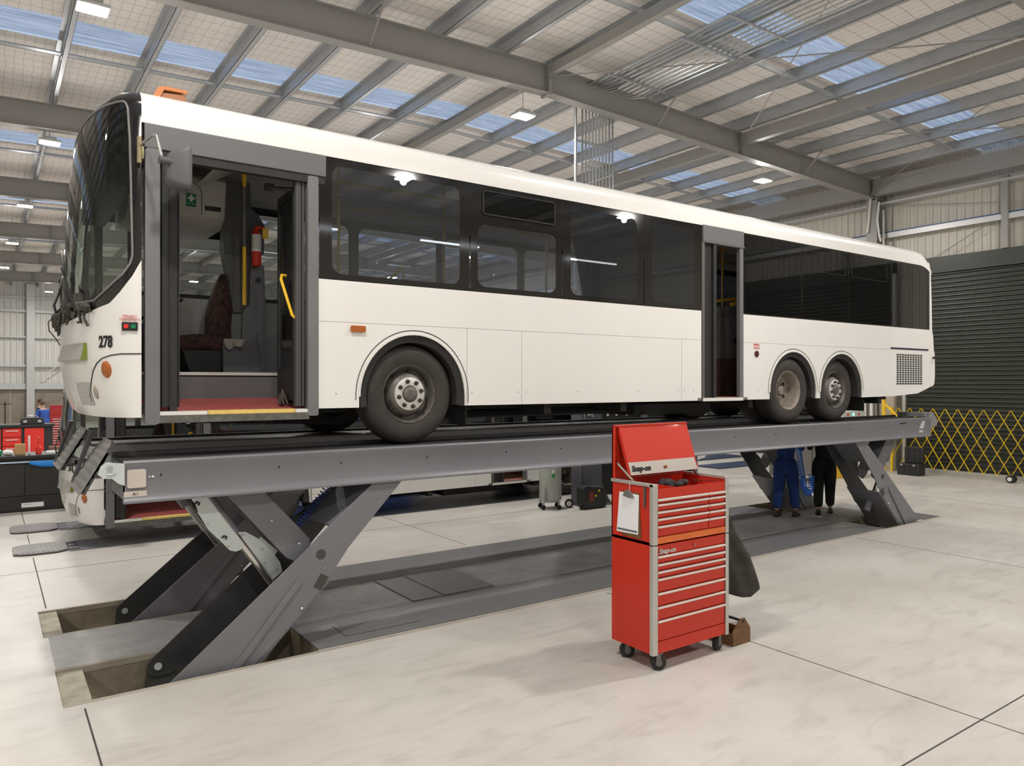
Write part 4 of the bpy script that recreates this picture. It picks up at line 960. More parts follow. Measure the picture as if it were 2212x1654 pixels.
def leg_set(parent, y0, y1, m, full):
    # main arm: two shaped webs joined by a cover plate
    X = lambda p: [(mx(x, m), z) for x, z in p]
    web = [PY(*p, 6.47) for p in ((358, 1480), (664, 1177), (800, 1046), (866, 1040), (740, 1187), (689, 1261), (640, 1330), (580, 1400), (455, 1472))]
    web = [(1.13, -0.08), (2.32, 0.90), (2.46, 1.03), (2.98, 1.46), (3.28, 1.46), (2.72, 0.87), (2.52, 0.60), (2.28, 0.34), (1.96, 0.05), (1.75, -0.12), (1.55, -0.2), (1.2, -0.2)]
    wn = arc(1.215, -0.085, 0.085, PI*1.6, PI*0.72, 10)+[(2.10, 0.76), (2.2, 0.93), (2.95, 1.47), (3.2, 1.47), (2.62, 0.85), (2.40, 0.60), (2.2, 0.34), (1.60, -0.08), (1.3, -0.17)]
    b = MB(); b.prism(X(web), 'y', y0, y0+0.016); w1 = b.build('scissor_leg', lift_grey, parent, smooth=25, bevel=0.004)
    b = MB(); b.prism(X([(1.60, -0.10), (1.66, -0.12), (2.28, 0.62), (2.26, 0.68)]), 'y', y0-0.02, y0); b.build('leg_rib', lift_grey, w1, smooth=25, bevel=0.004)
    b = MB(); b.cyl((mx(2.46, m), y0-0.004, 0.85), (mx(2.46, m), y0, 0.85), 0.045, 18); b.obox((mx(2.46, m), y0-0.002, 0.60), ((0.035 if not m else -0.035), 0, 0.055), (0, 0.003, 0), (-0.035 if not m else 0.035, 0, 0.022)); b.build('leg_slot', mat('olive_hole', (0.055, 0.053, 0.045), 0.6), w1)
    for x, z in ((2.28, 0.39), (2.5, 0.72)):
        b = MB(); b.sphere((mx(x, m), y0-0.004, z), 0.017 if z < .5 else 0.006, 8); b.build('leg_bolt', chrome, w1)
    b = MB(); b.prism(X(wn), 'y', y1-0.016, y1); b.build('scissor_leg', lift_dark, parent, smooth=25)  # inner web coloured near black to carry the shade under the runway
    dk = mat('shaded_leg_paint', (0.075, 0.075, 0.08), 0.45)
    for (oa, ob), (ia, ib) in ((((1.78, -0.12), (2.52, 0.60)), ((1.72, -0.08), (2.44, 0.62))), (((2.56, 1.1), (2.98, 1.44)), ((2.5, 1.08), (2.93, 1.44)))):
        b = MB(); q = [(oa, y0+0.01), (ob, y0+0.01), (ib, y1-0.01), (ia, y1-0.01)]
        up_ = [b.bm.verts.new((mx(p[0], m), y, p[1])) for p, y in q]; dn = [b.bm.verts.new((mx(p[0]+0.02, m), y, p[1]-0.02)) for p, y in q]
        b._f(up_); b._f(dn[::-1])
        for i in range(4): b._f([up_[i], up_[(i+1) % 4], dn[(i+1) % 4], dn[i]])
        b.build('leg_cover', lift_grey, parent, smooth=0)
    # foot: pivot, bracket
    b = MB(); b.prism(X([(1.10, -0.42), (1.45, -0.42), (1.35, -0.1), (1.24, -0.02), (1.14, -0.04)]), 'y', y1-0.0, y1+0.02)
    b.build('foot_bracket', mat('dark_foot', (0.05, 0.055, 0.055), 0.5), parent)
    b = MB(); b.cyl((mx(1.215, m), y1-0.03, -0.085), (mx(1.215, m), y1-0.016, -0.085), 0.032, 12); b.build('pivot_pin', galv, parent)
    # short arm up to the runway
    b = MB(); b.prism(X([(1.66, 1.46), (1.98, 1.46), (2.42, 0.96), (2.44, 0.84), (2.30, 0.76), (2.2, 0.82)]), 'y', y0+0.18, y0+0.215); a1 = b.build('short_arm', lift_grey, parent, smooth=25, bevel=0.003)
    b = MB(); b.prism(X([(1.66, 1.46), (1.98, 1.46), (2.42, 0.96), (2.44, 0.84), (2.30, 0.76), (2.2, 0.82)]), 'y', y1-0.22, y1-0.19); b.prism(X([(1.98, 1.46), (2.0, 1.45), (2.44, 0.95), (2.42, 0.93)]), 'y', y0+0.215, y1-0.22); b.build('short_arm', lift_grey, parent, smooth=25)
    b = MB()
    for x, z in ((2.07, 1.17), (2.32, 0.93)): b.sphere((mx(x, m), y0+0.178, z), 0.009, 6)
    b.build('arm_bolt', white_m, a1)
    # cylinder
    b = MB(); b.tube([(mx(1.62, m), (y0+y1)/2, 1.30), (mx(2.16, m), (y0+y1)/2, 0.5)], 0.035, 16); b.build('ram_rod', chrome, parent)
    b = MB(); b.tube([(mx(1.52, m), (y0+y1)/2, 1.45), (mx(1.78, m), (y0+y1)/2, 1.06)], 0.06, 16); b.build('ram_barrel', lift_grey, parent); b = MB(); b.tube([(mx(2.15, m), (y0+y1)/2+0.02, 0.52), (mx(2.35, m), (y0+y1)/2+0.02, 0.22)], 0.055, 16); b.build('ram_barrel', lift_grey, parent)
def rack(parent, y):
    # toothed safety rack: galvanised plates either side of the ram
    pts = [PY(*p, y) for p in ((412, 1076), (446, 1073), (529, 1180), (520, 1188), (510, 1192), (497, 1190), (482, 1175), (450, 1145), (430, 1112), (425, 1095))]
    top = PY(446, 1073, y); bot = PY(527, 1178, y); nteeth = 26; teeth = []
    for i in range(nteeth):
        for f, o in ((0, 0), (0.1, 0.011), (0.75, 0.0)):
            q = (i+f)/nteeth; teeth.append((top[0]+(bot[0]-top[0])*q+o*0.8, top[1]+(bot[1]-top[1])*q+o*0.6))
    poly = [pts[0]]+teeth+pts[2:]
    b = MB(); b.prism(poly, 'y', y, y+0.012); r_ = b.build('safety_rack', galv, parent, smooth=0, bevel=0.001)
    for p in ((425, 1090), (484, 1163)):
        c = PY(*p, y); b = MB(); b.tube([(c[0]-0.02, y-0.008, c[1]+0.005), (c[0], y-0.008, c[1]+0.02), (c[0]+0.02, y-0.008, c[1]+0.01), (c[0]+0.012, y-0.008, c[1]-0.01)], 0.008, 6); b.build('rack_hook', black_matt, r_)
    for p in ((449, 1133), (494, 1181)):
        c = PY(*p, y); b = MB(); b.cyl((c[0], y-0.006, c[1]), (c[0], y, c[1]), 0.009, 10); b.build('rack_bolt', steel_gal, r_)
    g2 = [PY(*p, y+0.05) for p in ((508, 1156), (516, 1150), (530, 1149), (560, 1165), (563, 1160), (600, 1190), (594, 1200), (605, 1215), (610, 1235), (586, 1256), (556, 1212), (520, 1175))]
    b = MB(); b.prism(g2, 'y', y+0.05, y+0.062); g_ = b.build('pawl_plate', galv, parent, smooth=0, bevel=0.001)
    b = MB()
    for p in ((524, 1156), (566, 1187), (571, 1217), (598, 1229)):
        c = PY(*p, y+0.05); b.cyl((c[0], y+0.04, c[1]), (c[0], y+0.05, c[1]), 0.012, 10)
    b.build('pawl_bolt', steel_gal, g_)
def flap(parent, y0, y1):
    # ribbed wheel-stop flap hinged on the end of the runway
    b = MB(); n = 14; outer = []
    for i in range(n+1):
        f = i/n; x = 0.55+0.245*f; z = 1.56+0.385*f; o = 0.004*math.cos(i*PI)
        outer.append((x-o*0.85, z+o*0.5))
    def yy(f): return (y0+0.12*max(0, f-0.8)/0.2, y1-0.12*max(0, f-0.8)/0.2)
    b.loft([[(x, yy(i/n)[0], z), (x, yy(i/n)[1], z)] for i, (x, z) in enumerate(outer)])
    inner = [(x+0.018, z-0.012) for x, z in outer]
    b.loft([[(x, yy(i/n)[0], z), (x, yy(i/n)[1], z)] for i, (x, z) in enumerate(inner)])
    b.loft([[(a[0], y0, a[1]), (c[0], y0, c[1])] for a, c in zip(outer[:-3], inner[:-3])]); b.loft([[(a[0], y1, a[1]), (c[0], y1, c[1])] for a, c in zip(outer[:-3], inner[:-3])])
    b.build('wheel_stop_flap', mat('ribbed_flap_grey', (0.22, 0.21, 0.205), 0.5, var=0.15), parent, smooth=0)
    b = MB(); b.prism([(0.555, 1.555), (0.575, 1.55), (0.735, 2.0), (0.70, 2.0)], 'y', y1-0.08, y1+0.02); b.build('flap_stiffener', lift_dark, parent); b = MB(); b.prism([(0.57, 1.56), (0.60, 1.55), (0.80, 1.93), (0.79, 1.95)], 'y', y0, y0+0.02); b.build('flap_stiffener', lift_dark, parent)
    for yb_ in (y0-0.012, y1):
        b = MB(); b.prism([(0.865, 1.772), (0.74, 1.79), (0.70, 1.76), (0.68, 1.70), (0.72, 1.665), (0.78, 1.66), (0.82, 1.62), (0.865, 1.60)], 'y', yb_, yb_+0.012); br = b.build('flap_bracket', galv, parent, smooth=0)
        b = MB(); b.cyl((0.765, yb_-0.02, 1.745), (0.765, yb_, 1.745), 0.02, 12); b.tube([(0.74, yb_-0.004, 1.695), (0.77, yb_-0.004, 1.69), (0.80, yb_-0.004, 1.705)], 0.008, 6); b.build('flap_pin', steel_gal, br)
for (y0, y1, lab, full) in ((6.46, 7.18, 'near runway of the raised scissor lift, with A1 plate, grey legs and galvanised rack', True), (8.36, 9.12, 'far runway of the raised scissor lift, partly hidden behind the near one', False)):
    Lr = thing('scissor_lift', lab, 'vehicle lift', (7.2, (y0+y1)/2, -0.42), 'runways of the raised lift')
    runway(Lr, y0, y1); flap(Lr, y0, y1)
    leg_set(Lr, y0+0.02, y1-0.06, False, full); leg_set(Lr, y0+0.02, y1-0.06, True, full)
    rack(Lr, y0+0.28)
    if full:
        b = MB(); b.prism(rrect(0.885, 1.02, 1.575, 1.72, 0.015), 'y', y0+0.008, y0+0.02); b.prism([(0.862, 1.505), (1.025, 1.505), (1.025, 1.548), (0.862, 1.548)], 'y', y0+0.010, y0+0.02); lp = b.build('label_plate', mat('cream_plate', (0.55, 0.5, 0.44), 0.5), Lr)
        text('plate_lettering', 'A1', 0.03, (0.945, y0+0.0085, 1.527), black_ink, lp, sx=1.3)
        b = MB(); b.prism([(13.32, 1.60), (13.44, 1.60), (13.5, 1.73), (13.42, 1.73)], 'y', y0+0.008, y0+0.02); b.prism([(13.3, 1.53), (13.42, 1.53), (13.43, 1.575), (13.31, 1.575)], 'y', y0+0.01, y0+0.02); b.build('label_plate', mat('grey_plate', (0.5, 0.5, 0.5), 0.5), Lr)
        text('maker_lettering', 'Finkbeiner', 0.06, (12.75, y0+0.012, 1.72), black_ink, Lr, sx=0.85, shear=0.2)
        b = MB()
        for x in (1.13, 2.08, 2.65, 3.55, 4.5, 5.25, 7.4, 8.3, 9.2, 10.1, 11.1, 12.1): b.cyl((x, y0+0.014, 1.665), (x, y0+0.02, 1.665), 0.008, 8)
        b.build('beam_hole', black_ink, Lr)
        b = MB()
        for x, r in ((1.045, 0.006), (1.07, 0.009)): b.cyl((x, y0+0.012, 1.655), (x, y0+0.02, 1.655), r, 8)
        b.build('beam_rivet', white_m, Lr)
# right-hand end bracket of the near runway and bits lying on its end
b = MB(); b.prism([(13.70, 1.47), (13.85, 1.62), (14.0, 1.64), (14.03, 1.72), (13.95, 1.80), (13.85, 1.87), (13.7, 1.86)], 'y', 6.5, 6.53); b.prism([(13.70, 1.6), (13.9, 1.64), (13.98, 1.72), (13.9, 1.86), (13.7, 1.86)], 'y', 7.0, 7.03)
b.box(13.6, 13.95, 6.53, 7.0, 1.80, 1.87)
nl = [o for o in D.objects if o.name == 'scissor_lift'][0]
b.build('rear_stop_bracket', mat('end_plate_grey', (0.22, 0.22, 0.225), 0.4), nl)
# spiral hoses
def coil(name, pts, r, turns, tr, m, lab, cat='hose'):
    P_ = [Vector(p) for p in pts]; L_ = [(P_[i+1]-P_[i]).length for i in range(len(P_)-1)]; tot = sum(L_); out = []
    n = int(turns*12)
    for i in range(n+1):
        s = tot*i/n; k = 0
        while k < len(L_)-1 and s > L_[k]: s -= L_[k]; k += 1
        d = (P_[k+1]-P_[k]).normalized(); p = P_[k]+d*s; a = d.cross(Vector((0, 1, 0.01))).normalized(); c = d.cross(a); th = 2*PI*turns*i/n
        out.append(p+(a*math.cos(th)+c*math.sin(th))*r)
    b = MB(); b.tube(out, tr, 5); o = b.build(name, m); return props(o, lab, cat)
coil('spiral_hose', [(2.75, 6.9, 1.46), (2.55, 6.95, 1.2), (2.33, 7.0, 0.93)], 0.035, 19, 0.0045, blue_m, 'dark blue spiral hose stretched behind the front scissor leg')
# ---------------------------------------------------------------- lowered lift under the second bus
def low_runway(y0, y1, lab):
    t = thing('lowered_runway', lab, 'vehicle lift', (7, (y0+y1)/2, 0), 'lowered runways at floor level')
    b = MB(); b.box(0.95, 14.0, y0, y1, 0.0, 0.012); b.build('runway_deck', mat('grey_floor_runway', (0.2, 0.205, 0.225), 0.4, var=0.1), t)
    b = MB(); 
    pl = [(0.28, y0+0.10), (0.36, y0+0.03), (0.50, y0), (0.80, y0), (0.93, y0+0.10), (0.93, y1-0.10), (0.80, y1), (0.50, y1), (0.36, y1-0.03), (0.28, y1-0.10)]
    b.prism(pl, 'z', 0.012, 0.03)
    for k in range(9): b.box(0.32+0.06*k, 0.35+0.06*k, y0+0.07, y1-0.07, 0.03, 0.035)
    b.build('end_flap', mat('ribbed_flap_grey', (0.22, 0.21, 0.205), 0.5), t)
    b = MB()
    for k in range(3): b.box(0.93, 1.08, y0+0.08+0.24*k, y0+0.13+0.24*k, 0.012, 0.016)
    b.build('hinge_slot', black_ink, t)
low_runway(12.25, 13.0, 'lowered lift runway in the floor with ribbed end flap, nearer one')
low_runway(14.1, 14.85, 'lowered lift runway in the floor with ribbed end flap, farther one by the black bench')
# ---------------------------------------------------------------- red tool chests
def PXP(x, y, X):
    u, v = (x-1106)/FPX, (828-y)/FPX; d = X/(SXN*u+CXN)
    return (d*(SXN-CXN*u), HC+v*d)
def PZP(x, y, Z=0.0):
    u, v = (x-1106)/FPX, (828-y)/FPX; d = (Z-HC)/v
    return (d*(SXN*u+CXN), d*(SXN-CXN*u), Z)
CX0, CX1, CY0, CY1 = 4.49, 5.43, 4.33, 4.83
def drawer(parent, x0, x1, z0, z1, zh=None):
    b = MB(); b.box(x0+0.004, x1-0.004, CY0-0.004, CY0+0.02, z0+0.004, z1-0.004); d = b.build('drawer', red, parent, bevel=0.002)
    b = MB(); zt = z1 if zh is None else zh
    b.prism([(CY0-0.004, zt-0.002), (CY0-0.018, zt-0.004), (CY0-0.02, zt-0.014), (CY0-0.012, zt-0.022), (CY0-0.004, zt-0.016)], 'x', x0+0.004, x1-0.004); b.build('drawer_pull', alu_light, d)
    return d
def trim_post(parent, z0, z1):
    b = MB(); b.prism([(CX0-0.012, CY0-0.012), (CX0+0.045, CY0-0.012), (CX0+0.045, CY0+0.0), (CX0, CY0+0.03), (CX0-0.012, CY0+0.03)], 'z', z0, z1); b.build('corner_trim', alu, parent, bevel=0.003)
    b = MB(); b.prism([(CX1-0.03, CY0-0.012), (CX1+0.012, CY0-0.012), (CX1+0.012, CY0+0.03), (CX1-0.03, CY0)], 'z', z0, z1); b.build('corner_trim', alu, parent, bevel=0.003)
cab = thing('roll_cabinet', 'tall red roller tool cabinet with seven drawers standing on casters in the foreground', 'tool cabinet', (4.96, 4.58, 0))
b = MB(); b.box(CX0, CX1, CY0+0.012, CY1, 0.145, 1.045); b.box(CX0+0.03, CX1-0.03, CY0-0.002, CY0+0.02, 0.145, 0.245); b.box(CX0+0.03, CX1-0.03, CY0, CY0+0.02, 0.965, 1.045); b.build('body', red, cab, bevel=0.003)
zs_ = [0.962, 0.897, 0.835, 0.774, 0.655, 0.540, 0.424, 0.246]
for a_, c_ in zip(zs_[:-1], zs_[1:]): drawer(cab, CX0+0.045, CX1-0.035, c_+0.004, a_)
trim_post(cab, 0.14, 1.045)
b = MB(); b.cyl((4.99, CY0-0.016, 1.005), (4.99, CY0, 1.005), 0.013, 12); b.build('lock', mat('copper_lock', (0.45, 0.2, 0.12), 0.4, metal=0.6), cab)
text('maker_badge', 'Snap-on', 0.062, (4.55, CY0-0.006, 0.995), chrome, cab, ext=0.003, shear=0.25, align='LEFT', bold=0.002)
for x, y in ((4.56, 4.38), (5.34, 4.40), (4.55, 4.74), (5.34, 4.76)):
    a = 0.5 if x < 5 else -0.2
    u = Vector((math.cos(a), -math.sin(a), 0)); w_ = Vector((math.sin(a), math.cos(a), 0)); c = Vector((x+0.02, y-0.02, 0.065))
    b = MB(); b.tube([c-w_*0.022, c-w_*0.018, c+w_*0.018, c+w_*0.022], [0.052, 0.065, 0.065, 0.052], 24); wl = b.build('caster_wheel', dark_rub, cab, smooth=40)
    b = MB(); b.tube([c-w_*0.026, c+w_*0.026], 0.03, 14); b.obox(c-w_*0.03+Vector((-0.008, 0, 0.035)), u*0.02, w_*0.003, Vector((0, 0, 0.045))); b.obox(c+w_*0.03+Vector((-0.008, 0, 0.035)), u*0.02, w_*0.003, Vector((0, 0, 0.045))); b.obox(c+Vector((-0.01, 0, 0.078)), u*0.035, w_*0.035, Vector((0, 0, 0.004)))
    b.build('caster_fork', mat('worn_caster_metal', (0.18, 0.17, 0.16), 0.5, metal=0.6), wl)
top = thing('top_chest', 'red tool chest with open lid and ten drawers, stacked on the roller cabinet', 'tool chest', (4.96, 4.58, 1.05))
b = MB(); z0, z1 = 1.052, 1.555
b.box(CX0, CX0+0.012, CY0+0.012, CY1, z0, z1); b.box(CX1-0.012, CX1, CY0+0.012, CY1, z0, z1); b.box(CX0, CX1, CY1-0.012, CY1, z0, z1); b.box(CX0, CX1, CY0+0.012, CY1, z0, z0+0.02)
b.box(CX0+0.012, CX1-0.012, CY0+0.012, CY0+0.02, z0, 1.515); b.box(CX0+0.012, CX1-0.012, CY0+0.03, CY1-0.012, 1.44, 1.45); b.box(CX0+0.03, CX1-0.03, CY0, CY0+0.02, 1.437, 1.515); b.box(4.85, 4.86, CY0+0.02, CY1-0.02, 1.45, 1.50)
b.build('body', red, top, smooth=0)
b = MB(); b.box(CX0+0.03, CX1-0.03, CY0-0.008, CY0+0.02, 1.06, 1.115); b.build('bottom_rail', orange, top, bevel=0.004)
xs_d = 5.175; zr_ = [1.437, 1.395, 1.334, 1.274, 1.212, 1.118]
for a_, c_ in zip(zr_[:-1], zr_[1:]):
    drawer(top, CX0+0.045, xs_d, c_+0.003, a_); drawer(top, xs_d+0.004, CX1-0.035, c_+0.003, a_)
trim_post(top, 1.055, 1.56)
b = MB(); b.box(CX0-0.012, CX0+0.02, CY0-0.01, CY1, 1.535, 1.562); b.build('rim_trim', alu, top, bevel=0.003)
b = MB(); b.box(CX1-0.02, CX1+0.012, CY0-0.01, CY1, 1.535, 1.562); b.build('rim_trim', alu, top, bevel=0.003)
b = MB(); b.box(CX0, CX1-0.02, CY1-0.018, CY1, 1.56, 2.03); b.box(CX0, CX1-0.02, CY1-0.05, CY1, 2.012, 2.03); b.box(CX0, CX0+0.012, CY1-0.04, CY1, 1.56, 2.02)
lid = b.build('lid', red, top, bevel=0.003)
b = MB(); fx0, fx1 = CX0+0.045, CX1-0.02
pA = Vector((0, CY1-0.04, 2.02)); pB = Vector((0, CY1-0.185, 1.60)); dd = (pB-pA)
b.loft([[(fx0, pA.y, pA.z), (fx1, pA.y, pA.z)], [(fx0+0.01, pB.y, pB.z), (fx1+0.0, pB.y, pB.z)]])
b.loft([[(fx0, pA.y+0.03, pA.z), (fx0, pA.y, pA.z)], [(fx0+0.01, pB.y+0.03, pB.z), (fx0+0.01, pB.y, pB.z)]]); b.loft([[(fx1, pA.y+0.03, pA.z), (fx1, pA.y, pA.z)], [(fx1, pB.y+0.04, pB.z), (fx1, pB.y, pB.z)]])
fr = b.build('lid_front', red, lid, smooth=0, solid=0.003)
def onlid(f): return pA+dd*f
b = MB(); q0, q1 = onlid(0.745), onlid(1.0)
b.loft([[(fx0+0.006, q0.y-0.004, q0.z), (fx1-0.02, q0.y-0.004, q0.z)], [(fx0+0.01, q1.y-0.004, q1.z), (fx1-0.01, q1.y-0.004, q1.z)]]); b.build('silver_band', mat('brushed_band', (0.5, 0.46, 0.42), 0.4, metal=0.5), lid, smooth=0)
q = onlid(0.88); text('maker_badge', 'Snap-on', 0.07, (fx0+0.03, q.y-0.008, q.z), black_ink, lid, rot=(PI/2-0.33, 0, 0), ext=0.002, shear=0.25, align='LEFT', bold=0.002)
b = MB(); b.cyl((4.98, q.y-0.02, q.z-0.004), (4.98, q.y, q.z), 0.014, 12); b.build('lid_lock', mat('copper_lock', (0.45, 0.2, 0.12), 0.4, metal=0.6), lid)
for x in (CX0+0.02, CX1-0.10):
    b = MB(); b.bar((x, CY1-0.02, 1.72), (x+0.035, CY0+0.27, 1.545), 0.004, 0.018); b.build('lid_stay', chrome, top)
b = MB(); b.bar((CX1-0.1, CY0+0.02, 1.53), (CX1-0.28, CY0+0.16, 1.53), 0.01, 0.006); o = b.build('spanner', black_matt); props(o, 'dark slim tool lying on the front right rim of the open chest', 'tool')
for k, (x, y, lab) in enumerate(((4.96, 4.62, 'black gloves bundle lying in the open red chest'), (5.10, 4.60, 'dark folded cloth lying in the chest beside the gloves'))):
    b = MB()
    for i in range(7): b.sphere((x+random.uniform(-.06, .06), y+random.uniform(-.05, .05), 1.485+random.uniform(0, .035)), 0.035, 8, (1.3, 1, .8))
    props(b.build('glove_bundle' if k == 0 else 'folded_cloth', mat('black_cloth', (0.02, 0.018, 0.02), 0.8)), lab, 'gloves' if k == 0 else 'cloth')
# clipboard on the left flank (plane X = CX0)
def onside(p): y, z = PXP(p[0], p[1], CX0-0.012); return (y, z)
cl = thing('clipboard', 'brown clipboard with white sheet hanging on the left side of the red chest', 'clipboard', (CX0-0.01, 4.55, 1.1))
q = [onside(p) for p in ((1341, 1060), (1379, 1066), (1384, 1165), (1343, 1155))]
b = MB(); b.prism([(y, z) for y, z in q], 'x', CX0-0.008, CX0-0.002); b.build('board', wood, cl, bevel=0.001)
q = [onside(p) for p in ((1338, 1062), (1380, 1070), (1378, 1156), (1332, 1147))]
b = MB(); b.prism(q, 'x', CX0-0.012, CX0-0.009); ppr = b.build('paper_sheet', paper, cl, smooth=0)
q = [onside(p) for p in ((1334, 1139), (1376, 1148), (1376, 1152), (1334, 1143))]
b = MB(); b.prism(q, 'x', CX0-0.0135, CX0-0.0125); b.build('dark_footer', mat('slate_print', (0.12, 0.13, 0.16), 0.6), ppr, smooth=0)
b = MB()
for i, yy in enumerate((1076, 1080, 1084, 1089, 1094)):
    q = [onside(p) for p in ((1344, yy), (1370-i*2, yy+4.6), (1370-i*2, yy+5.3), (1344, yy+0.7))]; b.prism(q, 'x', CX0-0.0133, CX0-0.0125)
b.build('printed_lines', mat('grey_print', (0.45, 0.45, 0.47), 0.6), ppr, smooth=0)
q = [onside(p) for p in ((1346, 1070), (1353, 1058), (1362, 1060), (1372, 1076), (1360, 1076))]
b = MB(); b.prism(q, 'x', CX0-0.02, CX0-0.013); b.build('clip', chrome, cl, bevel=0.001)
q0, q1 = onside((1361, 1062)), onside((1361, 1044)); b = MB(); b.tube([(CX0-0.016, q0[0], q0[1]), (CX0-0.016, q1[0], q1[1]+0.0)], 0.003, 6); b.build('hook', white_trim, cl)
q = [onside(p) for p in ((1390, 1050), (1395, 1051), (1394, 1097), (1390, 1096))]
b = MB(); b.prism(q, 'x', CX0-0.016, CX0-0.001); props(b.build('knife_holder', mat('brown_steel', (0.12, 0.07, 0.06), 0.5)), 'slim dark brown tool holder fixed on the chest side right of the clipboard', 'holder')
# jacket on the right flank
def jr(z):      # right edge of the jacket at a height
    tab = [(0.355, 5.85), (0.40, 5.965), (0.45, 5.965), (0.60, 5.87), (0.80, 5.75), (1.02, 5.61), (1.12, 5.55), (1.17, 5.50)]
    return interp([(0.30, 6.12), (0.335, 6.31), (0.40, 6.29), (0.526, 6.22), (0.748, 6.10), (0.949, 5.94), (1.14, 5.84), (1.17, 5.80)], z)
b = MB()
for s in (0, 1):
    b.grid(lambda u, v: ((5.45+(jr(1.17-0.86*v+0.0)-5.45)*u), 4.63+0.10*s+0.03*math.sin(u*9+v*4)*(0.3+v)+0.02*math.sin(u*21-v*3)*v, 1.17-(0.77+0.10*u*u-0.03*math.sin(u*6))*v), [i/20 for i in range(21)], [i/16 for i in range(17)])
jk = b.build('jacket', mat('dark_brown_jacket', (0.045, 0.04, 0.033), 0.85, var=0.5, vscale=8, bump=0.4, bscale=12), smooth=80, solid=0.012)
props(jk, 'dark brown work jacket hanging on the right side of the red tool cabinet', 'jacket')
# open wooden tote on the floor
tb = thing('wooden_tool_tote', 'small worn wooden tool tote with bar handle on the floor behind the tool cabinet', 'tool box', (5.65, 4.55, 0))
b = MB(); g_ = [(5.53, 0.0), (5.78, 0.0), (5.78, 0.13), (5.70, 0.235), (5.64, 0.235), (5.53, 0.13)]
b.prism(g_, 'y', 4.34, 4.355); b.build('end_board', wood, tb, bevel=0.003)
b = MB(); b.prism(g_, 'y', 4.80, 4.815); b.build('end_board', wood, tb, bevel=0.003)
b = MB(); b.box(5.53, 5.54, 4.355, 4.80, 0, 0.11); b.box(5.77, 5.78, 4.355, 4.80, 0, 0.11); b.box(5.54, 5.77, 4.355, 4.8, 0, 0.012); b.build('sides', wood, tb, smooth=0)
b = MB(); b.cyl((5.67, 4.33, 0.21), (5.67, 4.83, 0.21), 0.012, 10); b.build('handle_bar', mat('dark_blue_bar', (0.02, 0.025, 0.06), 0.4), tb)

